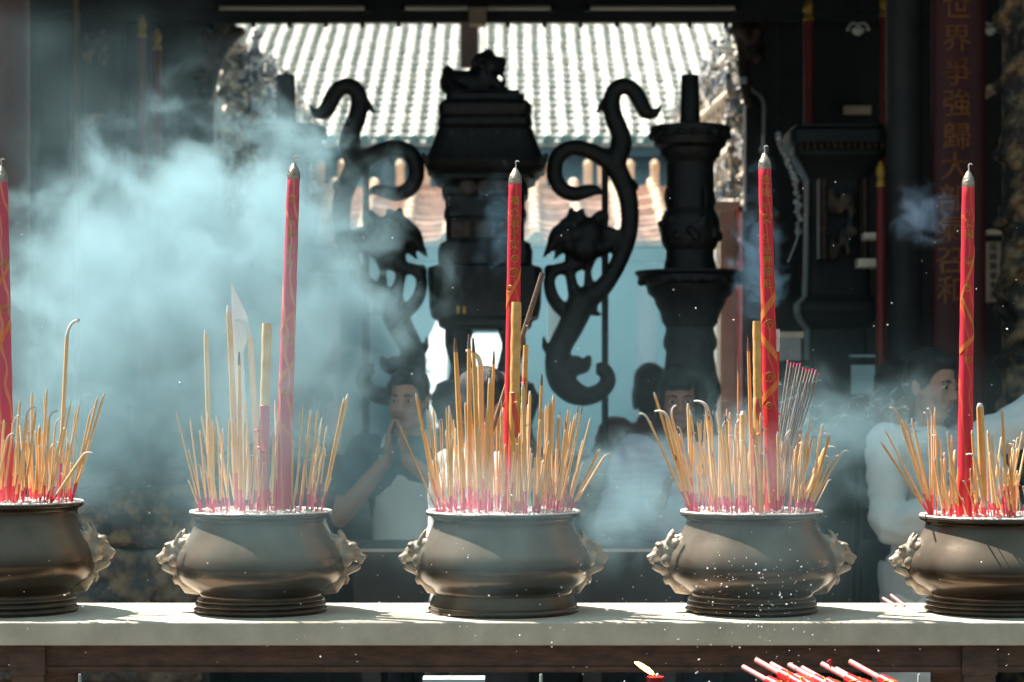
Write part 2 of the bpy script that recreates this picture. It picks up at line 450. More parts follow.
TIPS = {'ash': seg_mesh('tip', ['tip_ash'], .955, 1., .95, .55, 4), 'char': seg_mesh('tip', ['tip_char'], .92, 1.0, .66, .30, 5),
        'hook': seg_mesh('tip', ['tip_ash'], .87, 1.03, .85, .55, 9, hook=5.5), 'hook_back': seg_mesh('tip', ['tip_ash'], .87, 1.02, .85, .55, 9, hook=-4.5)}
def proto(pk, bk, tk):
    r = link('incense_stick', PASTE[pk], None, (0, 0, -50))
    c = link('bamboo_core', BAMBOO[bk], r); c['label'] = 'pink dyed bamboo end' if bk == 0 else 'red dyed bamboo end'
    t = link('burnt_tip', TIPS[tk], r); t['label'] = 'grey curled ash end' if 'hook' in tk else ('charred dark end' if tk == 'char' else 'grey ash end')
    return r
PROTO = {}
NS = [0]*5
def stick(pi, tip, base, rpx, pk=None, tk='ash', dy=None, dyt=None, label=None, bk=None):
    """tip and base in pixels; dy is the depth offset of the base inside the pot, dyt of the tip"""
    cx, z, rad = POT[pi]
    if pk is None: pk = R.choice((0, 1, 1))
    if 'hook' in tk: pk = 3
    if tk == 'char': pk = 2
    if bk is None: bk = 1 if pi in (0, 4) and R.random() < .75 else 0
    key = (pk, bk, tk)
    if key not in PROTO: PROTO[key] = proto(*key); src = PROTO[key]; new = src
    else: new = dup(PROTO[key])
    bx = PX(base, 5.2); bx = max(cx-rad*.95, min(cx+rad*.95, bx))
    lim = math.sqrt(max(1e-6, (rad*.93)**2-(bx-cx)**2))
    if dy is None: dy = R.uniform(-lim, lim)
    dy = max(-lim, min(lim, dy))
    if dyt is None: dyt = dy*R.uniform(1.0, 1.7)+R.uniform(-.03, .03)
    b = Vector((bx, 5.2+dy, z-.004)); t = P(tip[0], tip[1], 5.2+dyt)
    d = t-b; L = d.length
    q = Vector((0, 0, 1)).rotation_difference(d.normalized())
    new.rotation_mode = 'QUATERNION'
    roll = 0 if 'hook' in tk else R.uniform(0, 6)
    new.rotation_quaternion = q @ Quaternion((0, 0, 1), roll)
    new.location = b; r = rpx*K*(1 if label else .84)
    new.scale = (r, r, L)
    NS[pi] += 1
    SHORT = POTS[pi][5]
    tag(new, label or f'thin tan incense stick in the crowd filling {SHORT}', 'incense stick', ('incense sticks in ' + SHORT) if not label else 'tall or bent incense sticks picked out from the crowd')
    return new

# pot at the edge beside the red column
stick(0, (68, 315), 57, 2.2, tk='hook', dy=.02, label='tallest tan incense stick with hooked tip in the cut-off pot beside the red column')
for t, b, r in [((105,392),77,1.5),((98,396),72,1.5),((92,404),70,1.1),((71,403),57,1.1),((80,403),62,1.0),((76,409),64,1.0),((47,388),40,1.5),((44,398),42,1.3),
                ((32,392),26,1.6),((28,404),22,1.8),((36,410),33,1.4),((50,408),50,1.6),((56,416),51,1.2),((62,425),58,1.2),((88,448),56,1.8),((20,400),17,1.5),((40,425),38,2.2),((25,430),30,1.6),((15,412),12,1.4),((52,440),47,1.8),((4,420),6,1.5),((9,430),3,1.5),((67,430),66,1.),((18,440),22,2.)]:
    stick(0, t, b, r, tk=R.choice(('ash','ash','hook')))
for k in range(12):
    b = R.uniform(2, 68); stick(0, (b+R.uniform(-4, 6)+(b-35)*.1, R.uniform(415, 462)), b, R.uniform(.9, 1.7))
# pot under the smoke
stick(1, (205.7,329), 211, 2.5, dy=0, label='tall tan incense stick standing alone at the outer side of the smoky pot')
stick(1, (228.6,305), 237, 3.3, dy=.02, label='tallest tan incense stick beside the torn pale paper in the smoky pot')
stick(1, (248.7,313), 258, 3.3, tk='hook_back', dy=.05, label='tall knobbly incense stick between torn paper and thick joss in smoky pot')
stick(1, (239,352), 242, 2.5, tk='char', dy=-.02, label='charred tipped incense stick in front of torn paper in smoky pot')
stick(1, (348,394), 323, 1.7, dy=0, label='incense stick leaning furthest outward over the side of the smoky pot')
for t, b, r in [((344,398),321,1.5),((302.5,405),296,1.3),((311,410),301,1.6),((318,410),306,1.5),((327,426),309,1.2),((322,418),303,1.),((176,412),196,.9),((190,419),202,1.),((213,421),214,1.4),
                ((223,428),222,1.3),((180,428),198,.8),((200,430),206,1.2),((246,400),248,2.2),((255,402),255,2.2),((275,400),274,1.4),((293,440),292,1.4),((285,450),288,1.4),((230,420),232,1.5),((218,440),222,1.1)]:
    stick(1, t, b, r)
for k in range(26):
    b = R.uniform(205, 318); stick(1, (b+(b-261)*R.uniform(-.05, .3)+R.uniform(-4, 4), R.uniform(410, 468)), b, R.uniform(.8, 1.5))
# middle pot
stick(2, (455,338), 465, 3.3, tk='char', dy=-.06, label='thick charred incense stick outermost of the tall tan ones in the middle pot')
stick(2, (469,334), 470, 3.1, tk='char', dy=-.03, label='tall charred incense stick reaching highest of the tan pair in middle pot')
stick(2, (473,338), 481, 3.0, tk='char', dy=-.08, label='charred incense stick crossing just in front of the highest tan one')
stick(2, (480,345), 483, 3.2, tk='hook_back', dy=.0, label='thick incense stick with bent tip in the tall group of middle pot')
stick(2, (494,351), 489, 2.4, tk='char', dy=-.04, label='tall charred incense stick nearest the red joss of the middle pot')
stick(2, (490,378), 486, 2.0, tk='ash', dy=-.09, label='shorter tan incense stick below the charred one nearest the red joss')
stick(2, (542,374), 535, 2.3, tk='char', dy=-.06, label='dark tipped incense stick standing alone tall beyond the red joss')
stick(2, (600,449), 574, 1.4, dy=-.01, label='pale incense stick leaning far out over the flared pot rim')
stick(2, (608,450), 575, 1.2, tk='hook', dy=.03, label='hook tipped incense stick leaning furthest out of the middle pot')
stick(2, (416,393), 433, 1.5, dy=.0, label='slim incense stick crossing the face of the worshipper with raised hands')
for t, b, r in [((553.6,395),550,2.),((551,400),548,1.6),((530,391),527,2.),((583,405),558,1.3),((579,404),556,1.3),((575,415),556,1.2),((590.6,418),565,1.2),((427,401),441,1.6),((400,426),437,.9),((449.6,412),453,1.6),
                ((446,430),450,1.3),((523,384),526,2.4),((515,420),522,2.),((560,412),551,1.5),((566,420),556,1.3),((571,422),558,1.2),((583,440),566,1.2),((497,405),497,1.7),((503,412),503,1.7),((540,420),538,1.6),((546,405),544,1.7)]:
    stick(2, t, b, r, tk=R.choice(('ash','ash','char')))
for k in range(50):
    b = R.uniform(437, 570); stick(2, (b+(b-503)*R.uniform(-.02, .26)+R.uniform(-5, 5), R.uniform(398, 468)), b, R.uniform(.9, 1.9))
# pot with the grey bundle
stick(3, (643,408), 692, 1.4, tk='hook_back', dy=.0, label='hook tipped incense stick leaning furthest outward from the bundle pot')
stick(3, (654,392), 690, 1.5, dy=-.02, label='straight incense stick just above the outermost hook tipped one of bundle pot')
stick(3, (664,405), 693, 2.4, tk='hook_back', dy=-.04, label='thick tan incense stick with curled tip at the smoky side of bundle pot')
stick(3, (706,396), 718, 2.8, tk='hook_back', dy=.01, label='thick incense stick with long bent ash tip in front of the cream pillar')
stick(3, (743,411), 741, 3.6, dy=-.05, label='short thick tan incense stick beside the thick joss of bundle pot')
stick(3, (748,337), 755, 2.4, tk='char', dy=.03, label='incense stick splaying away from the thick tan joss of bundle pot')
stick(3, (738,360), 741, .9, pk=2, tk='char', dy=.07, label='thin dark burnt stick in front of the red strip of the cream pillar')
for t, b, r in [((669,404),694,1.6),((688,403),692,2.),((690,410),694,1.5),((844.5,447),801,1.2),((835,452),802,1.5),((830,435),803,2.),((827,442),800,2.2),((822,452),798,1.8),((813,436),797,1.5),((807,426),796,1.5),((802,430),792,1.4),((797,440),790,1.4),((786,428),781,1.3),((783,440),777,1.3),((711,430),716,1.4),((722,418),724,1.6),((730,412),730,1.6),((736,416),735,1.5)]:
    stick(3, t, b, r, tk=R.choice(('ash','hook','hook')))
for k in range(48):
    b = R.uniform(690, 812); stick(3, (b+(b-751)*R.uniform(-.02, .3)+R.uniform(-5, 5), R.uniform(408, 468)), b, R.uniform(.8, 1.6), tk=R.choice(('ash','ash','ash','char','hook_back')))
# pot in front of the tunic
stick(4, (980,403), 981, 4.2, pk=0, tk='ash', dy=-.03, label='thickest tan incense stick with flat grey tip beside the red joss')
stick(4, (894,402), 924, 1.4, tk='hook_back', dy=.0, label='thin hook tipped incense stick highest of those leaning across the tunic')
stick(4, (881,442), 925, 1.2, dy=-.02, label='incense stick leaning lowest and furthest out across the pale tunic')
stick(4, (1002,408), 1003, 1.5, dy=-.05, label='single straight incense stick between thickest one and picture edge')
for t, b, r in [((902,419),927,1.4),((911.6,418),931,1.3),((906,420),929,1.3),((914,428),934,1.2),((931.6,405),934,1.2),((935,407),936,1.2),((928,409),932,1.2),((939,432),943,1.8),((936,430),941,1.2),((1016,442),1009,2.),((1020,440),1012,1.8),((950,440),950,2.),((955,450),957,1.8),((988,430),986,2.),((972,430),972,1.8),((974,450),976,2.2),((945,452),948,1.5),((885,430),926,1.1),((990,452),990,1.6)]:
    stick(4, t, b, r, tk=R.choice(('ash','hook_back')), bk=1)
for k in range(26):
    b = R.uniform(928, 1045); stick(4, (b+(b-985)*R.uniform(0, .25)+R.uniform(-4, 4), R.uniform(425, 480)), b, R.uniform(.9, 1.8), bk=1)
for k in range(16):                                       # burnt down stubs of dyed bamboo
    b = R.uniform(924, 1040); stick(4, (b+R.uniform(-5, 5), R.uniform(478, 500)), b, 1.2, bk=1)
# the thinnest of them, past counting
m = MB(); rng = random.Random(77)
for pi, (b0, b1, n, y0, y1) in enumerate(((2, 76, 34, 405, 478), (200, 322, 50, 415, 482), (436, 572, 80, 408, 482), (686, 814, 84, 412, 482), (924, 1045, 60, 430, 490))):
    cx, z, rad = POT[pi]; mid = POTS[pi][0]
    for k in range(n):
        bp = rng.uniform(b0, b1); bx = max(cx-rad*.95, min(cx+rad*.95, PX(bp, 5.2))); lim = math.sqrt(max(1e-6, (rad*.93)**2-(bx-cx)**2))
        dy = rng.uniform(-lim, lim); b = Vector((bx, 5.2+dy, z-.004)); q = 1 if rng.random() < .75 else .45
        t = P(bp+(bp-mid)*rng.uniform(-.05, .3)+rng.uniform(-7, 7), 505-(505-rng.uniform(y0, y1))*q, 5.2+dy*rng.uniform(1, 1.6)); d = t-b; r = rng.uniform(.5, .95)*K; f = rng.uniform(.2, .5)
        m.cur = 2 if pi in (0, 4) else 1; m.tube([b, b+d*f], r*.8, 6)
        if q == 1:
            m.cur = 0; m.tube([b+d*f, b+d*.97], r, 6)
            m.cur = 3; e_ = Vector((rng.choice((-1,1))*rng.uniform(0, .006), 0, 0)); m.tube([b+d*.965, b+d, b+d*1.01+e_], [r, r*.9, r*.6], 6)
o = centre(m.build('incense_stick_crowd', ['paste_pale', 'bamboo_pink', 'bamboo_red', 'tip_ash']), (0, 5.2, TZ+.25))
tag(o, 'mass of hair thin incense sticks and burnt stubs between the thicker ones in the five pots', 'incense sticks', kind='stuff')
print('STICKS', NS, sum(NS))

# ------------------------------------------------------------------ tall joss sticks in printed red paper
def on_cyl(vs, r, z):
    out = []
    for p in vs:
        a = p.x/r; q = r+p.z
        out.append(Vector((q*math.sin(a), -q*math.cos(a), z+p.y)))
    return out
def curl_pts(s, turns=1.6, n=26):
    return [Vector((s*(1-.75*k/n)*math.cos(2*PI*turns*k/n), s*(1-.75*k/n)*math.sin(2*PI*turns*k/n), .0006)) for k in range(n+1)]
def joss(tip, base, pi, r0, r1, wrap, letters, curls, bands, label, dy=-.03, top='foil', y_top=None):
    cx, z, rad = POT[pi]
    b = Vector((PX(base, 5.2), 5.2+dy, z-.004)); t = P(tip[0], tip[1], 5.2+dy)
    d = t-b; L = d.length; ra, rb = r0*K, r1*K
    root = empty('joss_stick', b); root.rotation_mode = 'QUATERNION'
    root.rotation_quaternion = Vector((0, 0, 1)).rotation_difference(d.normalized())
    tag(root, label, 'joss stick', 'tall red joss sticks standing in the pots')
    rr = lambda zz: ra+(rb-ra)*zz/L
    zt = L-.028
    prof = [(ra*1.0, 0)] + [(rr(zt*k/24)*(1+.025*math.sin(k*2.1)), zt*k/24) for k in range(1, 24)] + [(rr(zt), zt-.002), (rr(zt)*.9, zt)]
    pw = MB().lathe(prof, 24).build('paper_wrapper', wrap, root)
    f = MB().lathe([(rr(zt)*1.03, zt-.012), (rr(zt)*1.02, zt), (rr(zt)*.86, zt+.010), (rr(zt)*.45, zt+.022), (rr(zt)*.22, L)], 14)
    o = f.build('foil_tip', 'foil', root); o['label'] = 'crumpled silvery paper closing the top'
    w = MB().tube(arc([(0,0,L-.006),(.001,0,L+.006),(.0,0,L+.014),(.004,0,L+.018),(.009,0,L+.016)], 4), .0016, 6).build('wick', 'tip_ash', o)
    yz = lambda py: (base_y - py)/math.cos(math.atan2(abs(tip[0]-base), base_y-tip[1]))*K
    base_y = 400 + F*(EYE-z)/(5.2+dy)
    if letters:
        for ch, py, sz in letters:
            vs, fs = text_points(ch, sz*K, .0005)
            zz = yz(py); MB().add(on_cyl(vs, rr(zz)*1.03, zz), fs).build('gold_character', 'gold', pw, smooth=False)
    for py, off, s in curls:
        zz = yz(py); pts = on_cyl([p+Vector((off*K, 0, 0)) for p in curl_pts(s*K)], rr(zz)*1.03, zz)
        MB().tube(pts, .0011, 6).build('gold_curl', 'gold', pw)
    for y0, y1, a0, a1, w, mt in bands:
        m = MB(); vs, fs = [], []
        n = 20
        for k in range(n+1):
            t_ = k/n; a = math.radians(a0+(a1-a0)*t_); zz = yz(y0)+(yz(y1)-yz(y0))*t_
            for q, zo in ((1.012, -w/2), (1.07, -w/2), (1.07, w/2), (1.012, w/2)):
                r_ = rr(zz)*q; vs.append((r_*math.sin(a), -r_*math.cos(a), zz+zo*K))
        for k in range(n):
            for j in range(4): fs.append((k*4+j, k*4+(j+1) % 4, (k+1)*4+(j+1) % 4, (k+1)*4+j))
        fs += [(3,2,1,0), (n*4, n*4+1, n*4+2, n*4+3)]
        m.add(vs, fs).build('printed_band', mt, pw)
    return root
mat('flame_orange', (.74, .13, .03), .5, 0, col2=(.68, .24, .05), scale=60)
joss((1, 166), 11, 0, 7.5, 6.5, 'wrap_pink', [], [(265,3,5),(310,2,5),(425,0,4)], [(360,318,-80,80,8,'flame_orange'),(300,262,-80,80,6,'flame_orange')], 'red joss stick cut off by the picture edge beside the tall red-brown column', dy=-.04)
joss((294, 163), 283, 1, 8.3, 6.2, 'wrap_pink', [('吉',222,10),('祥',236,10),('如',250,10),('意',264,10)], [(340,2,6),(393,1,6),(200,0,4)], [(332,306,-80,80,5,'flame_orange'),(384,358,-80,80,6,'flame_orange'),(412,440,-80,80,4,'flame_orange')], 'tall faded pink joss stick rising through the thickest smoke', dy=-.03)
joss((515.5, 168), 510, 2, 7.6, 6.6, 'wrap_red', [('福',200,10),('合',212,10),('境',222,11),('平',233,11),('安',244,11)], [(258,1,4.5),(272,0,5.5),(288,-4,4)], [(305,268,-75,75,7,'flame_orange')], 'tall red joss stick in the middle pot in front of the black pagoda censer', dy=.0)
joss((764.5, 153), 771, 3, 8.2, 6.4, 'wrap_red', [('合',182,10.5),('境',194,10.5),('平',208,10.5),('安',220,11),('生',240,10.5),('意',251,10.5),('興',262,10.5),('隆',273,10.5),('旺',285,10.5)], [(325,0,6),(377,-1,6),(405,-2,4)], [(318,292,-80,80,10,'flame_orange'),(360,336,80,-80,9,'flame_orange'),(400,380,-80,80,8,'flame_orange')], 'tall red joss stick with gold characters beside the fanned grey bundle', dy=-.04)
joss((968.5, 171), 961, 4, 7.6, 6.2, 'wrap_red', [('平',214,9.5),('安',225,9.5),('國',236,9.5),('泰',262,9.5)], [(289,-1,4),(360,1,4)], [(300,250,-70,75,7,'flame_orange'),(330,296,60,-60,5,'gold'),(352,334,-80,80,6,'flame_orange')], 'tall red joss stick in front of the red board with gold characters', dy=-.04)

# ------------------------------------------------------------------ thick incense with printed lower paper
def thick(tip, base, pi, r, wy, label, dy, wrap='wrap_mix', core='paste'):
    cx, z, rad = POT[pi]
    b = Vector((PX(base, 5.2), 5.2+dy, z-.004)); t = P(tip[0], tip[1], 5.2+dy)
    d = t-b; L = d.length
    by = 400+F*(EYE-z)/(5.2+dy); zw = L*(by-wy)/(by-tip[1]); ra = r*K
    root = empty('thick_joss_stick', b); root.rotation_mode = 'QUATERNION'
    root.rotation_quaternion = Vector((0, 0, 1)).rotation_difference(d.normalized())
    tag(root, label, 'joss stick', 'thick half burnt joss sticks')
    MB().lathe([(ra*.95*(1+.05*math.sin(k*1.7)), zw*.9+(L-zw*.9)*k/14) for k in range(15)], 16).build('bare_incense', core, root)
    pw = MB().lathe([(ra*(1.04+.05*math.sin(k*2.3+1)), zw*k/16) for k in range(17)] + [(ra*.9, zw+.002)], 18).build('paper_wrapper', wrap, root)
    rng = random.Random(int(tip[0]))
    for k in range(3):                                    # torn, curling shreds of paper
        a = rng.uniform(-1.4, 1.4); zz = zw*rng.uniform(.55, 1.); q = ra*1.06
        p = Vector((q*math.sin(a), -q*math.cos(a), zz)); n_ = Vector((math.sin(a), -math.cos(a), 0))
        pts = [p, p+n_*.004+Vector((0,0,.007)), p+n_*.010+Vector((0,0,.010)), p+n_*.013+Vector((0,0,.005))]
        MB().tube(arc(pts, 3), [.0042]*9+[.002], 6, flat=.2, up=n_).build('paper_shred', wrap, pw)
    return root
thick((267, 323), 264.5, 1, 5.0, 405, 'thick pinkish joss stick beside the tall faded one in smoke', -.06, 'wrap_pink', 'paste_pale')
thick((516.5, 302), 512.5, 2, 5.2, 392, 'thick half burnt tan joss in front of the middle red joss stick', -.07)
thick((756.8, 321), 756, 3, 4.4, 398, 'thick half burnt tan joss in front of the cream pillar', -.06)
thick((776, 329), 772, 3, 4.4, 352, 'thick joss with grey stub tight behind the red lettered one', .04, 'wrap_red', 'tip_ash')
thick((1009, 484), 1006, 4, 5.5, 486, 'short magenta papered joss stub near the picture edge', -.03, 'wrap_pink')
thick((526, 345), 520, 2, 2.8, 378, 'narrow half burnt joss clinging to the thick tan one', -.04)
# the dark stick that leans behind the middle joss
cxm, zm, rm = POT[2]
b0 = Vector((PX(466, 5.2), 5.2+.08, zm)); t0 = P(542.5, 273, 5.2+.10); d0 = (t0-b0)
m = MB().tube([b0, b0+d0*.5, t0], [.004, .006, .0066], 8)
o = centre(m.build('charred_stick', 'tip_char'), b0); tag(o, 'dark charred stick leaning diagonally behind the red joss of the middle pot', 'incense stick')
for k in (-1, 1): centre(MB().tube([b0+Vector((k*.006,0,0))+d0*.03, t0-d0*.02+Vector((k*.005,0,0))], .0016, 6).build('bare_fibre', 'paste_pale'), b0).parent = o
for c in o.children: c.matrix_parent_inverse = Matrix.Translation(-b0)
# pale torn paper standing among the sticks of the smoky pot
d_ = 5.2+.09
pp = [P(x, y, d_) for x, y in ((236,500),(234,400),(231.5,282),(240,300),(248,318),(247,338),(243,352),(246,420),(247,500))]
m = MB().prism([(p.x, p.z) for p in pp], d_-.0015, d_+.0015)
m.v = [Vector((v.x, v.y+.012*math.sin((v.x-pp[0].x)*90), v.z)) for v in m.v]
o = centre(m.build('torn_paper', 'paper', smooth=False), (pp[0].x+.01, d_, POT[1][1])); tag(o, 'torn pale paper wrapper sticking up among the sticks in the smoke', 'paper')
# fanned bundle of thin grey sticks, one by one
for k in range(11):
    f = k/10
    tp = P(788+f*31, 360+13*f+R.uniform(-2, 2), 5.2+.13+R.uniform(-.012, .012)); bs = Vector((PX(772+f*6, 5.2), 5.2+.08+R.uniform(-.01, .01), POT[3][1]-.003))
    if k == 0:
        fan0 = MB().tube([(0,0,0),(0,0,.5),(0,0,.985)], [1,1,1], 7).build('thin_grey_stick', 'bundle')
        c = MB().tube([(0,0,.98),(0,0,1.0)], [1.15,1.1], 7).build('dyed_end', 'bamboo_pink', fan0); c['label'] = 'pink dyed end'
        new = fan0
    else: new = dup(fan0)
    d = tp-bs; new.rotation_mode = 'QUATERNION'; new.rotation_quaternion = Vector((0,0,1)).rotation_difference(d.normalized())
    new.location = bs; new.scale = (.0019, .0019, d.length)
    tag(new, 'thin grey stick with pink end in the fanned bundle behind the lettered red joss', 'incense stick', 'fanned bundle of thin grey sticks')

# ------------------------------------------------------------------ candles lying and burning on the tray in front
tray = empty('candle_tray', (.55, 4.55, .86)); tag(tray, 'dark iron candle tray on posts below the table edge in front', 'tray')
MB().box((-1.9, -.16, 0), (1.3, .16, .012)).build('tray_bed', 'iron', tray, smooth=False)
MB().box((-1.9, .15, .012), (1.3, .16, .035)).box((-1.9, -.16, .012), (1.3, -.15, .03)).build('tray_rim', 'iron', tray, smooth=False)
for x in (-1.8, 1.2):
    for y in (-.13, .13): MB().tube([(x, y, 0), (x, y, -.86)], .016, 10).build('leg', 'iron', tray)
for k, px in enumerate((80, 541, 919)):
    q = P(px, 674, 4.6)
    MB().tube([(q.x-.55, .05, .012), (q.x-.55, .05, q.z-.86)], [.005, .0028], 8).build('spike', 'pale_trim', tray)
def lying_candle():
    r = MB().lathe([(.0085,.0),(.0125,.003),(.0135,.02),(.0135,.15),(.012,.156)], 18).build('red_candle', 'candle_red')
    MB().tube([(0,0,-.075),(0,0,.002)], .0062, 12).build('pink_stick', 'candle_pink', r)
    m = MB()
    for k in range(3):
        pts = [(.0139*math.sin(a), -.0139*math.cos(a), .03+.04*k+.012*math.sin(a*2)) for a in [2*PI*j/24 for j in range(25)]]
        m.tube(pts, .0013, 6)
    m.build('gold_print', 'gold', r); return r
bx_ = empty('candle_box', (PX(822, 4.56), 4.56, .872)); tag(bx_, 'low dark open box holding up the pile of red candles', 'box')
hw = 84*4.56/F
MB().box((-hw, -.10, 0), (hw, .10, .010)).build('box_floor', 'dark_wood', bx_, smooth=False)
for s in (-1, 1):
    MB().box((-hw, s*.10-.005, 0), (hw, s*.10+.005, .030 if s > 0 else .012)).build('long_side', 'dark_wood', bx_, smooth=False)
    MB().box((s*hw-.005, -.105, 0), (s*hw+.005, .105, .018)).build('short_side', 'dark_wood', bx_, smooth=False)
lc = None
spots = [((743,667),'outermost red candle with pink stick, at the flame end of the pile'),((756,660),'red candle second in the pile counting from the burning candle'),((771,664),'red candle third in the pile counting from the burning candle'),((789,665),'red candle fourth in the pile, gold printed and half covered'),
         ((802,668),'red candle fifth in the pile, its pink stick lying low'),((822,664),'red candle with pink stick beside the red scrap on the pile'),((836,669),'red candle lying low just past the red scrap'),((849,661),'red candle with longest pink stick at the far end of the pile')]
for k, ((px, py), lab) in enumerate(spots):
    a = P(px, py, 4.66); bb = P(px+72, py+40, 4.50); d = (bb-a).normalized()
    if lc is None: lc = lying_candle(); new = lc
    else: new = dup(lc)
    new.rotation_mode = 'QUATERNION'; new.rotation_quaternion = Vector((0,0,1)).rotation_difference(d) @ Quaternion((0,0,1), k*1.3)
    new.location = a + d*(.075 if k != 7 else .095); new.scale = (1, 1, 1 if k != 7 else 1.22)
    tag(new, lab, 'candle', 'red candles piled on the tray')
q = P(829, 663, 4.62); o = centre(MB().tube(arc([q+Vector((.004,0,-.01)), q, q+Vector((-.002,0,.004)), q+Vector((.005,0,.008))], 3), [.002]*9+[.0008], 6).tube([q, q+Vector((.007,0,.004))], [.002,.0008], 6).build('paper_scrap', 'wrap_red'), q)
tag(o, 'tiny red paper scrap sticking up from the pile of candles', 'paper')
q = P(655.5, 677, 4.6)
cd = empty('burning_candle', (q.x, q.y, .872)); tag(cd, 'lit red candle with a wind blown flame below the table edge', 'candle')
h = q.z-.872
wb = MB().lathe([(.018,0),(.018,h-.006),(.0195,h-.002),(.019,h+.001),(.014,h+.001),(.010,h-.002)], 28).build('wax_body', 'candle_red', cd)
MB().tube(arc([(0,0,h-.004),(-.001,0,h+.004),(-.006,0,h+.008)], 4), .0017, 8).build('wick', 'tip_char', wb)
MB().ell((.004,-.003,h+.003), (.004,.004,.006)).build('molten_wax', 'pale_trim', wb)
fl = [( -.004,0,h+.006),(-.012,0,h+.012),(-.024,0,h+.020),(-.036,0,h+.028),(-.046,0,h+.033)]
MB().tube(arc(fl, 4), [.002,.003,.004,.0048,.0052,.0054,.0056,.0056,.0055,.0054,.0052,.005,.0046,.0040,.0034,.0024,.0010], 12).build('flame', 'flame', cd)
for px, hh, lab in ((454, 62, 'white paper packet on the tray below the middle pot'),):
    q = P(px, 677.5, 4.62)
    o = MB().box((-hh/2/452, -.03, 0), (hh/2/452, .03, q.z-.872)).box((-hh/2/452, -.031, .012), (hh/2/452, -.03, .022)).build('paper_packet', 'plaster_white', None, (q.x, 4.62, .872), smooth=False)
    tag(o, lab, 'packet')
# pink fallen sticks on the table beside the last pot
for k, (a, b) in enumerate((((883,598),(896,603)),((891,595),(905,602)))):
    p0, p1 = P(*a, 5.36), P(*b, 5.30); p1.z = TZ+.004
    o = centre(MB().tube([p1, p1.lerp(p0,.5), p0], .0035, 8).build('fallen_stick', 'candle_pink'), p1)
    tag(o, ('pink fallen stick lying on the table back edge beside the dark pot', 'pink fallen stick nearer the dark pot, crossing the table back edge')[k], 'incense stick')
# ------------------------------------------------------------------ the dark hall behind
HB = 11.5                                      # depth of the far edge of the hall
xl, xr = PX(214, HB), PX(742, HB)
def wall_piece(name, lo, hi, m): return struct(MB().box(lo, hi).build(name, m, smooth=False))
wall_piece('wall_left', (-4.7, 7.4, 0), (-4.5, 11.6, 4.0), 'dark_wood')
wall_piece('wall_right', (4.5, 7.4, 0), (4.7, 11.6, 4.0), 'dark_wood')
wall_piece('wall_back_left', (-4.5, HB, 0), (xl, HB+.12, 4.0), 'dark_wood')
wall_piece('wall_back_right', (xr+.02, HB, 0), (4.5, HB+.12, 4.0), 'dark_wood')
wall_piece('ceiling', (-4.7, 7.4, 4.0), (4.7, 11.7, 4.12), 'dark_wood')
# lintel over the opening, little pegs under it
zb = PZ(22, HB-.15)
m = MB().box((-4.5, HB-.15, zb), (4.5, HB-.08, 4.0)).box((-4.5, HB-.17, zb+.06), (4.5, HB-.15, zb+.09))
for k in range(16):
    x = PX(256+k*36, HB); m.box((x-.012, HB-.13, zb-.022), (x+.012, HB-.10, zb))
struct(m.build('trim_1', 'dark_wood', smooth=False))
for k, (a, b) in enumerate(((218, 366), (404, 552), (589, 736))):
    t = empty('tube_lamp', (PX((a+b)/2, HB-.2), HB-.2, PZ(8, HB-.2))); w = (b-a)*HB/F/2
    tag(t, ('unlit tube lamp on the dark lintel above the carved gable at the smoky side', 'unlit tube lamp on the dark lintel beside the hanging lantern', 'unlit tube lamp on the dark lintel above the cream pillar')[k], 'lamp', 'tube lamps along the dark lintel')
    MB().tube([(-w, 0, 0), (w, 0, 0)], .012, 10).build('tube', 'tube_white', t)
    MB().box((-w-.02, .0, .01), (w+.02, .05, .05)).build('housing', 'iron', t, smooth=False)
    for s in (-1, 1): MB().box((s*w-.015, -.015, -.018), (s*w+.015, .04, .02)).build('end_cap', 'iron', t, smooth=False)
# lantern, chain and banner hanging in the opening
t = empty('hanging_lantern', (PX(478, 11.2), 11.2, PZ(17, 11.2))); tag(t, 'small tan box lantern hanging on a chain from the lintel', 'lantern')
MB().box((-.045, -.045, -.045), (.045, .045, .045)).build('lantern_box', 'lamp_tan', t, smooth=False)
MB().box((-.055, -.055, .045), (.055, .055, .06)).build('lantern_cap', 'iron', t, smooth=False)
m = MB()
for k in range(24):
    z = -.045-.012*k
    m.tube([(.03+(.004 if k % 2 else 0), 0, z), (.03+(0 if k % 2 else .004), 0, z-.013)], .004, 6)
m.build('chain', 'iron', t)
MB().tube([(0,0,.06),(0,0,PZ(0,11.2)-PZ(17,11.2)+.2)], .008, 8).build('rod', 'iron', t)
o = MB().box((-.047, -.006, -.24), (.047, .006, .0)).tube([(-.055,0,.0),(.055,0,.0)], .008, 8).tube([(0,0,0),(0,0,.12)], .005, 6).build('banner', 'banner_pink', None, (PX(469.5, 11.35), 11.35, PZ(24, 11.35)), smooth=False)
tag(o, 'narrow dusty pink banner strip hanging behind the box lantern', 'banner')

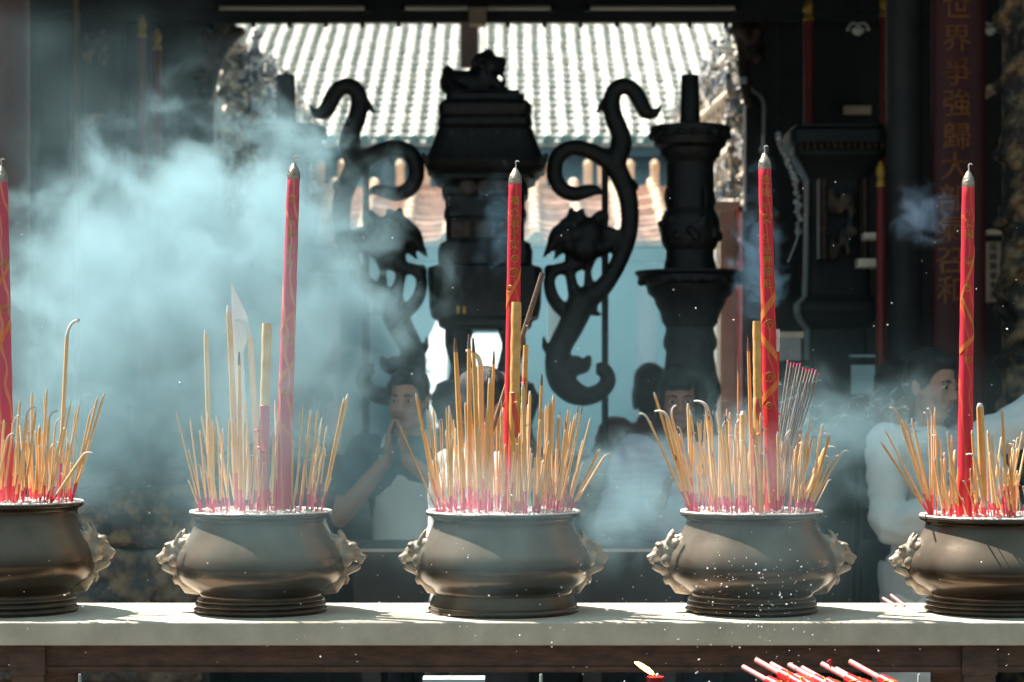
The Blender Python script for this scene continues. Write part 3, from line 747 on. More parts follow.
# jagged carved brackets under both ends of the lintel
def bracket(px0, s, lab, q=1.):
    m = MB(); rng = random.Random(px0)
    for k in range(26):
        u, v = rng.random(), rng.random()
        if u+v > 1: u, v = 1-u, 1-v
        x = PX(px0, HB)+s*(-.02+u*.20*q); z = zb-.01-v*.42*q*(1-u*.8)
        m.ell((x, HB-.06+rng.uniform(-.04, .04), z), (rng.uniform(.02,.05), .05, rng.uniform(.02,.05)))
    m.tube(arc([(PX(px0,HB)+s*.02, HB-.06, zb-.45), (PX(px0,HB)+s*.05,HB-.06,zb-.3),(PX(px0,HB)+s*.12*q,HB-.06,zb-.12*q),(PX(px0,HB)+s*.22*q,HB-.06,zb-.02)],5), .03, 10)
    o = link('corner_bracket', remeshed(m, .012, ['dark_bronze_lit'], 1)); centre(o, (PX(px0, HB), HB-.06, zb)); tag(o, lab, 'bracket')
bracket(205, 1, 'dark jagged carved bracket under the lintel at the smoky side')
bracket(752, -1, 'dark jagged carved bracket under the lintel above the bent pipe', .6)

# panels, gold strip and doors on the walls beside the opening
def panel_door(x0, x1, y, z0, z1, name, lab, cols):
    t = empty(name, ((x0+x1)/2, y, 0)); tag(t, lab, 'door'); w = (x1-x0)/2
    MB().box((-w, -.03, z0), (w, .03, z1)).build('door_leaf', cols[0], t, smooth=False)
    for (a, b) in ((.08, .30), (.34, .62), (.66, .95)):
        za, zb_ = z0+(z1-z0)*a, z0+(z1-z0)*b
        m = MB()
        for lo, hi in (((-w*.8,-.045,za),(w*.8,-.03,za+.03)),((-w*.8,-.045,zb_-.03),(w*.8,-.03,zb_)),((-w*.8,-.045,za),(-w*.8+.03,-.03,zb_)),((w*.8-.03,-.045,za),(w*.8,-.03,zb_))): m.box(lo, hi)
        m.build('panel_frame', cols[1], t, smooth=False)
    return t
panel_door(PX(30, 11.4), PX(74, 11.4), 11.4, 0, 3.75, 'panelled_door', 'dark panelled door leaf between the red-brown column and the gold strip', ('dark_wood', 'altar_wood'))
panel_door(PX(80, 11.4), PX(128, 11.4), 11.4, 0, 3.75, 'panelled_door', 'dark panelled door leaf between gold strip and red poles, old paint worn off', ('dark_wood', 'altar_wood'))
o = MB().box((PX(75.4,11.3), 11.28, 1.0), (PX(77.4,11.3), 11.36, 3.8)).box((PX(76.0,11.3), 11.26, 1.0), (PX(76.8,11.3), 11.28, 3.8)).build('door_edge_strip', 'gold', smooth=False); centre(o, (PX(76.5,11.3), 11.3, 1.0)); tag(o, 'thin gilded upright strip between the dark door leaves', 'strip')
m = MB(); rng = random.Random(4)
for k in range(14):
    m.ell((PX(rng.uniform(82, 106), 11.33), 11.345, PZ(rng.uniform(36, 62), 11.33)), (rng.uniform(.012,.03), .012, rng.uniform(.03,.08)))
o = link('carved_plaque', remeshed(m, .010, ['carved_gold'], 1)); centre(o, (PX(92,11.33), 11.34, PZ(50,11.33))); tag(o, 'worn gilded carving on the dark door beside the gold strip', 'carving')
o = MB().box((PX(79,11.3), 11.31, PZ(124,11.3)), (PX(104,11.3), 11.37, PZ(112,11.3))).box((PX(81,11.3), 11.30, PZ(122,11.3)), (PX(102,11.3), 11.31, PZ(114,11.3))).build('door_rail_plaque', 'carved_gold', smooth=False)
centre(o, (PX(91,11.3), 11.33, PZ(118,11.3))); tag(o, 'small dull gold plaque low on the dark door above the smoke', 'plaque')

# ceremonial poles with gilt heads
def pole(px, ptop, pbot, d, lab, r=.028):
    x, z1 = PX(px, d), PZ(ptop, d)
    t = empty('ceremonial_pole', (x, d, 0)); tag(t, lab, 'pole', 'red ceremonial poles with gilt heads')
    MB().tube([(0,0,.05),(0,0,z1-.10)], r, 14).build('shaft', 'pole_red', t)
    m = MB().lathe([(r*1.0,z1-.105),(r*1.15,z1-.10),(r*1.05,z1-.085),(r*.7,z1-.07),(r*1.05,z1-.052),(r*1.15,z1-.035),(r*.9,z1-.015),(r*.4,z1+.003),(r*.1,z1+.012)], 16)
    m.build('gilt_head', 'gold', t)
    MB().lathe([(.07,0),(.07,.03),(.04,.05),(r*1.1,.07)], 16).build('foot', 'iron', t)
pole(142, 17, 108, 10.6, 'red pole with gilt head, taller of the two before the dark doors', .021)
pole(157, 30, 108, 10.7, 'red pole with gilt head, shorter of the two before the dark doors', .021)
pole(808.5, 0, 127, 10.4, 'red pole with gilt head rising behind the dark carved shrine', .024)
pole(884, -3, 127, 10.9, 'tall red pole against the grey pillar, its gilt head at the frame top', .022)
pole(880.5, 163, 300, 9.05, 'short red pole with gilt head standing between shrine and grey pillar', .019)

# columns
def column(name, px0, px1, d, z1, m, lab, cat):
    x = (PX(px0,d)+PX(px1,d))/2; r = (PX(px1,d)-PX(px0,d))/2
    t = empty(name, (x, d, 0)); tag(t, lab, cat)
    MB().lathe([(r,.30),(r,z1)], 40).build('shaft', m, t)
    MB().lathe([(r*1.35,0),(r*1.35,.12),(r*1.2,.16),(r*1.28,.22),(r*1.05,.30)], 40, power=None).build('plinth', 'pillar_grey', t)
    return t
column('red_column', -40, 29, 8.6, 4.0, 'red_brown', 'round dull red-brown column at the picture edge beside the smoke', 'column')
column('grey_pillar', 886, 922, 9.3, 4.0, 'pillar_grey', 'slim dark grey pillar between the red pole and the red lettered board', 'column')
# couplet board with gold characters
d_ = 8.9; x0, x1 = PX(932, d_), PX(985, d_)
t = empty('couplet_board', ((x0+x1)/2, d_, 0)); tag(t, 'tall dark red board with a column of gold Chinese characters', 'sign'); w = (x1-x0)/2
prof = [(w*1.02*math.sin(math.radians(a)), -w*.45*math.cos(math.radians(a))) for a in range(-80, 81, 10)]
n = len(prof); m = MB()
vs = [(x, y, .35) for x, y in prof]+[(x*.96, y+.03, .35) for x, y in prof]+[(x, y, 3.95) for x, y in prof]+[(x*.96, y+.03, 3.95) for x, y in prof]
fs = []
for i in range(n-1):
    fs += [(i, i+1, 2*n+i+1, 2*n+i), (n+i, 3*n+i, 3*n+i+1, n+i+1), (2*n+i, 2*n+i+1, 3*n+i+1, 3*n+i), (i, n+i, n+i+1, i+1)]
fs += [(0, 2*n, 3*n, n), (n-1, 2*n-1, 4*n-1, 3*n-1)]
bd = m.add(vs, fs).build('board', 'couplet_red', t)
zc = w*.45
for ch, py, px in (('世', 8, 957), ('界', 40, 957), ('爭', 74, 957), ('強', 105, 957), ('歸', 138, 957), ('大', 168, 955), ('部', 200, 953), ('氣', 230, 953), ('召', 262, 951), ('和', 292, 952)):
    vs, fs = text_points(ch, 30*d_/F*.98, .003)
    dy_ = PX(px, d_-zc)-(x0+x1)/2
    mm = MB(); out = []
    for p in vs:
        x = p.x+dy_; q = max(-1, min(1, x/(w*1.02)))
        out.append(Vector((x, -w*.45*math.sqrt(1-q*q)-.003-p.z, PZ(py, d_-zc)+p.y)))
    mm.add(out, fs).build('gold_character', 'couplet_gold', bd, smooth=False)
MB().lathe([(w*.93,.3),(w*.93,4.0)], 32, c=(0, w*.62, 0), sy=.7).build('backing_column', 'dark_wood', t)
# carved column at the edge with figures and foliage
d_ = 8.2; xc = PX(1035, d_); rc = .15
m = MB(); rng = random.Random(8)
m.tube([(xc, d_, .2), (xc, d_, 3.3)], rc*.86, 20)
for k in range(170):
    a = rng.uniform(-PI, .1); z = rng.uniform(.9, 3.2); q = rc*.86
    m.ell((xc+q*math.cos(a), d_+q*math.sin(a), z), (rng.uniform(.015,.04), rng.uniform(.015,.04), rng.uniform(.015,.05)))
for k in range(9):
    z0 = .9+k*.27
    m.tube([(xc+(rc+.0)*math.cos(a), d_+(rc+.0)*math.sin(a), z0+.22*(a+PI)/PI+.03*math.sin(a*5)) for a in [-PI+PI*j/16 for j in range(17)]], .026, 8)
o = link('carved_column', remeshed(m, .012, ['carved_gold'], 1)); centre(o, (xc, d_, 0)); tag(o, 'carved stone column wound with gilded figures and foliage at the picture edge', 'column')
o = MB().box((PX(984,11.47), 11.45, PZ(302,11.47)), (PX(1000,11.47), 11.495, PZ(242,11.47))).box((PX(985,11.47), 11.445, PZ(300,11.47)), (PX(999,11.47), 11.45, PZ(244,11.47))).build('paper_scroll', 'cream', smooth=False)
centre(o, (PX(992,11.47), 11.47, PZ(272,11.47))); tag(o, 'narrow cream paper scroll with brush writing beside the carved column', 'scroll')
m = MB()
for k in range(6):
    vs, fs = text_points('福祿壽康寧安'[k], 8*11.47/F, .001)
    m.add([Vector((p.x, -.03-p.z, (24-k*9.5)*11.47/F+p.y)) for p in vs], fs)
m.build('brush_writing', 'notice_ink', o, smooth=False)
o = MB().box((PX(984,10), 9.9, PZ(234.5,10)), (PX(1000,10), 10.05, PZ(231,10))).box((PX(984,10), 9.9, PZ(236,10)), (PX(1000,10), 9.93, PZ(234.5,10))).build('shelf', 'cream', smooth=False); centre(o, (PX(992,10), 10, PZ(232,10))); tag(o, 'small pale shelf edge above the paper scroll', 'shelf')
o = MB().box((PX(984,11), 10.9, PZ(90.5,11)), (PX(1000,11), 11.4, PZ(87.5,11))).box((PX(984,11), 10.92, PZ(92,11)), (PX(1000,11), 10.95, PZ(90.5,11))).build('shelf', 'cream', smooth=False); centre(o, (PX(992,11), 11.2, PZ(89,11))); tag(o, 'thin pale shelf edge high in the gap beside the gold lettered board', 'shelf')

# dark shrine cabinet on the wing side
t = empty('carved_shrine', (PX(836, 9.6), 9.6, 0)); tag(t, 'tall dark carved shrine with stepped cornice between pipe and grey pillar', 'shrine')
def sz(py): return PZ(py, 9.6)
def sw(px): return px*9.6/F
prof = [(30, 470),(30,440),(36,436),(36,428),(30,420),(29,330),(36,322),(40,312),(40,304),(32,296),(31,270),(30,182),(33,176),(38,168),(46,158),(46,150),(50,146),(50,134),(44,130),(44,128)]
MB().lathe([(sw(r), sz(y)) for r, y in prof], 64, power=9, sy=.7, rot=PI/64).build('cabinet_body', 'dark_wood', t, smooth=False)
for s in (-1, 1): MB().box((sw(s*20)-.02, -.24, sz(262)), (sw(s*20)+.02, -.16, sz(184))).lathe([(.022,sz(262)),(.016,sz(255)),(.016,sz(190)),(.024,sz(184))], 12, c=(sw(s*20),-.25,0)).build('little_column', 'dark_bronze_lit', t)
m = MB(); rng = random.Random(5)
for k in range(16): m.ell((sw(rng.uniform(-14,14)), -.145, sz(rng.uniform(195,255))), (rng.uniform(.012,.035), .015, rng.uniform(.02,.05)))
link('inner_carving', remeshed(m, .010, ['carved'], 1), t)
m = MB()
for k in range(13): m.ell((sw(-40+k*6.7), -.165, sz(150)), (.014,.012,.02))
m.build('cornice_beads', 'dark_bronze_lit', t)
for sx in (-1, 1):
    for sy in (-1, 1): MB().tube(arc([(sx*sw(26), sy*.09, sz(468)), (sx*sw(28), sy*.10, sz(520)), (sx*sw(24), sy*.09, sz(600)), (sx*sw(30), sy*.10, .02)], 5), .03, 10).build('leg', 'dark_wood', t)
for k, (x0_, y0_, x1_, y1_, d, lab) in enumerate(((863,233,879,239,9.2,'short cream shelf edge on the shrine beside the red pole'),(857,259,878,267,9.2,'cream shelf edge on the shrine, below the shorter one'))):
    o = MB().box((PX(x0_,d), d-.03, PZ(y1_,d)), (PX(x1_,d), d+.05, PZ(y0_,d))).box((PX(x0_,d), d+.03, PZ(y1_,d)-.004), (PX(x1_,d), d+.05, PZ(y1_,d))).build('shelf', 'shelf_sunlit', smooth=False); centre(o, (PX(x0_,d), d, PZ(y1_,d))); tag(o, lab, 'shelf')
o = MB().box((PX(851,9), 8.98, PZ(394,9)), (PX(874,9), 9.0, PZ(365,9))).box((PX(850,9), 8.97, PZ(357,9)), (PX(874,9), 9.02, PZ(355,9))).build('paper_notice', 'notice', smooth=False); centre(o, (PX(862,9), 9, PZ(380,9))); tag(o, 'pale blue blank paper notice under a thin bar, above the dark clad shoulder', 'notice')
t = empty('collection_box', (PX(788, 9), 9, PZ(361, 9))); tag(t, 'small grey box with cream lid beside the lettered joss stick', 'box')
MB().box((-.05, -.04, 0), (.05, .04, .10)).build('box_body', 'steel', t, smooth=False)
MB().box((-.06, -.05, .10), (.06, .05, .125)).build('lid', 'cream', t, smooth=False)
b_ = MB().box((-.075, -.06, -.9), (.075, .06, 0)).box((-.09,-.075,-.03),(.09,.075,0)); o = b_.build('stand', 'dark_wood', None, (PX(788, 9), 9, PZ(361, 9)), smooth=False); tag(o, 'dark narrow stand under the small grey box', 'stand')
o.scale = (1, 1, PZ(361,9)/.9)
# hanging tassel and bent pipe
m = MB(); rng = random.Random(2)
pts = arc([P(777,132,9.1), P(783,152,9.1), P(791,172,9.1), P(797,186,9.1), P(798,205,9.1), P(798,235,9.1), P(788,262,9.1)], 8)
m.tube(pts, .004, 6)
for k, p in enumerate(pts):
    if k < 40: m.ell(p+Vector((rng.uniform(-.008,.008), rng.uniform(-.01,.01), 0)), (rng.uniform(.006,.018), .008, rng.uniform(.008,.018)))
o = centre(m.build('silver_garland', 'steel'), P(777,132,9.1)); MB().tube([(0,0,0), (0,0,4.0-P(777,132,9.1).z)], .0014, 5).build('hanging_wire', 'iron', o)
tag(o, 'thin silver leaf garland hanging in front of the dark shrine', 'garland')
m = MB().tube(arc([P(737,60,11.44), P(742,78,11.44), P(752,90,11.44), P(760,96,11.44), P(764,106,11.44), P(764,130,11.44), P(764,330,11.44), P(764,600,11.44), Vector((PX(764,11.44),11.44,.02))], 8), .011, 10)
for y in (80, 150, 250): q = P(764 if y > 100 else 743, y, 10.9); m.box((q.x-.02, q.y-.005, q.z-.015), (q.x+.02, q.y+.02, q.z+.015))
o = centre(m.build('bent_pipe', 'steel'), P(764,330,11.44)); tag(o, 'thin grey bent conduit pipe running down beside the lettered joss stick', 'pipe')

# small pale things glimpsed high in the dark wing
o = MB().box((PX(846,11.3), 11.36, PZ(112,11.3)), (PX(873,11.3), 11.4, PZ(104,11.3))).box((PX(848,11.3), 11.35, PZ(110.5,11.3)), (PX(871,11.3), 11.36, PZ(105.5,11.3))).build('wall_plaque', 'cream', smooth=False)
centre(o, (PX(860,11.3), 11.38, PZ(112,11.3))); tag(o, 'dusty pale plaque on the dark wall between the two tall red poles', 'plaque')
for px, lab in ((858, 'small pale glass lamp high between the two tall red poles'), (990, 'small pale glass lamp high in the gap beside the carved column')):
    t = empty('glass_lamp', (PX(px, 10.8), 10.8, PZ(30, 10.8))); tag(t, lab, 'lamp')
    MB().lathe([(.004,.03),(.012,.022),(.034,.004),(.030,-.012),(.012,-.026),(.002,-.03)], 16).build('glass_shade', 'plaster_white', t)
    for s_ in (-1, 1): MB().tube(arc([(0,0,.03),(s_*.03,0,.035),(s_*.052,0,.012),(s_*.05,0,-.004)], 4), [.005]*9+[.008,.010,.010,.004], 8).build('lamp_arm', 'plaster_white', t)
    MB().tube([(0,0,.028),(0,0,4.0-PZ(30,10.8))], .003, 6).build('hanging_rod', 'iron', t)

# ------------------------------------------------------------------ altar with the five vessels
AD = 9.0
az = PZ(455, AD-.4)
t = empty('altar_table', (PX(488, AD), AD, 0)); tag(t, 'long dark altar table carrying the black censer, dragons and candlesticks', 'table')
aw = (PX(760, AD)-PX(216, AD))/2
MB().box((-aw, -.40, az-.05), (aw, .40, az)).box((-aw-.03, -.42, az-.02), (aw+.03, .42, az-.006)).build('table_top', 'altar_wood', t, smooth=False)
MB().box((-aw+.05, -.36, az-.30), (aw-.05, .36, az-.05)).build('apron', 'altar_wood', t, smooth=False)
m = MB(); rng = random.Random(3)
for k in range(60): m.ell((rng.uniform(-aw+.1, aw-.1), -.365, az-.17+rng.uniform(-.08,.08)), (rng.uniform(.02,.06), .02, rng.uniform(.015,.04)))
link('apron_carving', remeshed(m, .014, ['carved'], 1), t)
for sx in (-1, 1):
    for sy in (-1, 1):
        MB().box((sx*(aw-.12)-.06, sy*.3-.06, 0), (sx*(aw-.12)+.06, sy*.3+.06, az-.30)).build('leg', 'altar_wood', t, smooth=False)
MB().box((-aw+.1, -.34, .25), (aw-.1, .34, .30)).build('lower_shelf', 'altar_wood', t, smooth=False)
m = MB().box((-aw+.08, -.33, 0), (aw-.08, -.30, az-.30))
for k in range(6):
    x0_ = -aw+.14+k*(2*aw-.28)/6; x1_ = x0_+(2*aw-.28)/6-.05
    m.box((x0_, -.345, .10), (x1_, -.33, .14)).box((x0_, -.345, az-.42), (x1_, -.33, az-.38)).box((x0_, -.345, .10), (x0_+.03, -.33, az-.38)).box((x1_-.03, -.345, .10), (x1_, -.33, az-.38))
m.build('front_panel', 'altar_wood', t, smooth=False)  # closed front added to cover the sunlit floor and keep the gap dark
# low offering bench in front of it, between the worshippers and the pots
d_ = 6.9; z_ = PZ(548, d_-.2)
t = empty('offering_bench', (PX(500, d_), d_, 0)); tag(t, 'low dark bench with pale edge just behind the row of pots', 'bench')
bw = (PX(692, d_)-PX(345, d_))/2; bx = (PX(692, d_)+PX(345, d_))/2-PX(500, d_)
MB().box((bx-bw, -.2, z_-.04), (bx+bw, .2, z_)).build('bench_top', 'altar_wood', t, smooth=False)
MB().box((bx-bw, -.207, z_-.012), (bx+bw, -.2, z_-.002)).build('pale_edge', 'steel', t, smooth=False)  # paler strip along the front edge
MB().box((bx-bw+.04, -.17, z_-.22), (bx+bw-.04, .17, z_-.04)).build('apron', 'altar_wood', t, smooth=False)
for k in range(5):
    x = bx-bw+.1+k*(2*bw-.2)/4
    MB().box((x-.03, -.18, 0), (x+.03, .18, z_-.22)).build('leg', 'altar_wood', t, smooth=False)
# carved altar front under the thick smoke
d_ = 7.3
t = empty('carved_altar', (PX(120, d_), d_, 0)); tag(t, 'carved altar block with flowers and leaves in relief between the two pots in smoke', 'altar')
cw = (PX(212, d_)-PX(-40, d_))/2; cx_ = (PX(212, d_)+PX(-40, d_))/2-PX(120, d_)
MB().box((cx_-cw, -.05, 0), (cx_+cw, .5, PZ(478, d_))).build('block', 'dark_wood', t, smooth=False)
MB().box((cx_-cw-.03, -.10, PZ(478, d_)), (cx_+cw+.03, .53, PZ(470, d_))).build('top_slab', 'altar_wood', t, smooth=False)
def relief(y0, y1, n, s, seed, m_):
    m = MB(); rng = random.Random(seed)
    m.box((cx_-cw+.02, -.075, PZ(y1, d_)), (cx_+cw-.02, -.045, PZ(y0, d_)))
    for k in range(n):
        x = rng.uniform(cx_-cw+.05, cx_+cw-.05); z = PZ(rng.uniform(y0+5, y1-5), d_)
        if k % 5 == 0:
            for j in range(6): m.ell((x+.028*math.cos(j*PI/3), -.085, z+.028*math.sin(j*PI/3)), (.018,.016,.018))
            m.ell((x, -.09, z), (.014,.016,.014))
        else:
            a = rng.uniform(-.6, .6); M_ = Matrix.Rotation(a, 3, 'Y')
            m.ell((x, -.08, z), (rng.uniform(.02,.06)*s, .022, rng.uniform(.012,.03)*s), M_)
    link('relief_panel', remeshed(m, .009, [m_], 1), t)
relief(486, 545, 90, 1.0, 1, 'carved_gold'); relief(548, 600, 80, 1.1, 2, 'carved'); relief(604, 680, 60, 1.2, 3, 'carved')

# --- black pagoda censer
CD = 9.0; cx_ = PX(485.5, CD); q = CD/F
t = empty('pagoda_censer', (cx_, CD, az)); tag(t, 'tall black pagoda shaped censer with a lion on its lid, at centre of the altar', 'censer')
zz = lambda py: PZ(py, CD)-az
SQ = dict(power=7, rot=PI/64)
def tier(name, prof, m='dark_bronze', seg=64, **k):
    return MB().lathe([(r*q, zz(y)) for r, y in prof], seg, **SQ).build(name, m, t, angle=25)
tier('lid', [(44,132),(46.5,129),(46.5,124),(44,120),(46,116),(46.5,110),(43,105.5),(39,104),(39,99),(30,97),(28,95)])
tier('roof', [(44,186),(50,183),(50,179),(54,176),(58,171),(60.5,166),(57,160),(53,150),(50,142),(47.5,134),(44,131)])
tier('upper_body', [(38,244),(39,240),(39,222),(41,219),(41,214),(39.5,210),(40,200),(43,197),(43,191),(41,187)])
tier('belly', [(40,330),(46,327),(47,321),(53,318),(55,308),(56,290),(57,275),(56,270),(46.5,266),(47,254),(45,246),(40,243)])
m = MB()
for sx in (-1, 1):                                       # upturned eaves and their scrolls
    for sy in (-1, 1): m.tube(arc([(sx*40*q, sy*40*q, zz(150)), (sx*50*q, sy*50*q, zz(163)), (sx*57*q, sy*57*q, zz(166)), (sx*60*q, sy*60*q, zz(160))], 4), [.02]*9+[.012,.01,.008,.005], 8)
m.build('eave_scrolls', 'dark_bronze', t)
m = MB()
for k in range(3): m.lathe([(8*q,-.01),(8*q,.006),(6*q,.010),(3.5*q,.006),(0.5*q,.009)], 20)
m.v = [Vector((v.x+((i//(20*5))-1)*17*q, -43.2*q-v.z, zz(191)+v.y)) for i, v in enumerate(m.v)]
m.build('medallions', 'dark_bronze_lit', t)
m = MB()
for x in (-26, -20): m.box((x*q-.006, -57.6*q, zz(316)), (x*q+.006, -56.2*q, zz(276)))
m.build('gilt_bars', 'gold', t, smooth=False).location = (0, .012, 0)
for x in (-24, 0, 24):
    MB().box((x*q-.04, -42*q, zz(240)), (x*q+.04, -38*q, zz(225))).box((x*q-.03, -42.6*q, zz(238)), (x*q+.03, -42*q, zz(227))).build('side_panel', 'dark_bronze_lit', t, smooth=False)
for x in (-33, -12, 12, 33): MB().box((x*q-.008, -50*q, zz(160)), (x*q+.008, -46*q, zz(136))).build('lattice_post', 'dark_bronze', t, smooth=False)
for sx in (-1, 1):
    for sy in (-1, 1):
        MB().tube(arc([(sx*25*q, sy*25*q, zz(326)), (sx*28*q, sy*28*q, zz(345)), (sx*23*q, sy*23*q, zz(368)), (sx*25*q, sy*25*q, zz(384))], 5), [13*q,13.5*q,13.5*q,13*q,12.5*q,12*q,11.5*q,11*q,11*q,11*q,11.5*q,12*q,12*q,12.5*q,12.5*q,13*q], 14).build('leg', 'dark_bronze', t)
tier('base', [(58,455.4-.4),(58,447),(52,444),(48,436),(46,425),(50,412),(54,404),(54,396),(50,390),(48,384),(40,380)], 'dark_bronze')
m = MB()                                                  # the lion on the lid
L_ = lambda x, y, dy=0: ((x-485.5)*q, dy, zz(y))
m.tube(arc([L_(449,82), L_(458,83), L_(475,84), L_(490,82), L_(497,78)], 4), [.050]*3+[.056]*6+[.060]*4+[.062]*3+[.055], 16)
m.ell(L_(452,83), (.055,.06,.055)); m.ell(L_(448,73,.0), (.028,.03,.032))
for s in (-1, 1):
    m.tube(arc([L_(452,84,s*.04), L_(455,91,s*.06), L_(466,95,s*.065)], 4), .026, 10)
    m.tube(arc([L_(494,82,s*.045), L_(500,90,s*.05), L_(506,95,s*.05)], 4), .022, 10)
m.ell(L_(489,66), (.058,.058,.052)); m.ell(L_(499,62), (.034,.034,.026)); m.ell(L_(499,69), (.030,.03,.016)); m.ell(L_(501,63), (.02,.028,.02))
m.ell(L_(488,55), (.03,.04,.026)); m.ell(L_(488,51.5), (.012,.015,.012))
rng = random.Random(9)
for k in range(22):
    a = rng.uniform(0, 2*PI); b_ = rng.uniform(-1, 1.2); m.ell((L_(486,69)[0]+.056*math.cos(a)*math.cos(b_), .06*math.sin(a)*math.cos(b_), L_(486,68)[2]+.055*math.sin(b_)), .018)
m.tube(arc([L_(500,74), L_(504,78), L_(504,86), L_(502,91)], 4), .008, 8)
m.box((-.145, -.12, zz(98)), (.145, .12, zz(93.5)))
link('lion_finial', remeshed(m, .008, ['dark_bronze'], 1), t)

# --- candlesticks, a pair
def candlestick(cxp, lab):
    t = empty('candlestick', (PX(cxp, CD), CD, az)); tag(t, lab, 'candlestick', 'pair of black altar candlesticks')
    pr = [(40,454.8),(40,446),(32,440),(27,428),(25,414),(28,402),(31,392),(30,384),(27,375),(25,362),(24,352),(27,346),(27,340),(25,334),(24,328),(28,322),(30,312),(34,306),(36,299),(42,294),(44,286),(52,281),(52,277),(55,274),(55,271.5),(30,271)]
    MB().lathe([(r*q, zz(y)) for r, y in pr], 48, rot=PI/16).build('lower_stem', 'dark_bronze', t)
    pr = [(26,271.5),(26,266),(24,258),(23,252),(27,246),(29,240),(30,230),(29,220),(27,214),(22,206),(19,196),(19.5,190),(21,184),(20,179),(22,174),(24,168),(24,163),(30,156),(31,150),(36,146),(37,138),(40,133),(40,128),(38,127),(12,127)]
    MB().lathe([(r*q, zz(y)) for r, y in pr], 48, rot=PI/16).build('upper_stem', 'dark_bronze', t)
    m = MB(); rng = random.Random(int(cxp))
    for k in range(40):
        a = 2*PI*k/20; y = 282 if k < 20 else 136; r = (50 if k < 20 else 39)*q
        m.ell((r*math.cos(a), r*math.sin(a), zz(y)), (.014,.014,.018))
    for k in range(24):
        a = rng.uniform(0, 2*PI); m.ell((29*q*math.cos(a), 29*q*math.sin(a), zz(rng.uniform(218,242))), .018)
    m.lathe([(49*q,zz(284)),(51.5*q,zz(282)),(49*q,zz(280))], 40).lathe([(38*q,zz(138)),(40*q,zz(136)),(38*q,zz(134))], 40)
    m.tube([(0,0,zz(282)), (0,0,zz(136))], 24*q, 24).lathe([(20*q,zz(246)),(28.6*q,zz(240)),(29.4*q,zz(230)),(28.6*q,zz(220)),(20*q,zz(212))], 40)
    link('bead_pattern', remeshed(m, .008, ['dark_bronze'], 1), t)
    for a in (0, PI/2, PI, -PI/2):
        m = MB().tube(arc([(22*q,0,zz(205)),(34*q,0,zz(190)),(38*q,0,zz(200)),(34*q,0,zz(212))], 4), [.012]*9+[.009,.007,.005,.004], 8)
        o = m.build('scroll_ear', 'dark_bronze', t); o.rotation_euler = (0, 0, a+.5); o.scale = (.75, .75, 1)
    m = MB().lathe([(10.4*q, zz(127)), (9.8*q, zz(110)), (8.8*q, zz(76)), (8.2*q, zz(75.2)), (1.2*q, zz(75))], 24).build('candle', 'dark_bronze', t)
    MB().lathe([(.006, zz(76)), (.005, zz(72)), (.001, zz(70.5))], 8).build('pricket', 'dark_bronze', t)
candlestick(690, 'black tiered candlestick in front of the cream pillar')
candlestick(286, 'black tiered candlestick half hidden by the thick smoke')

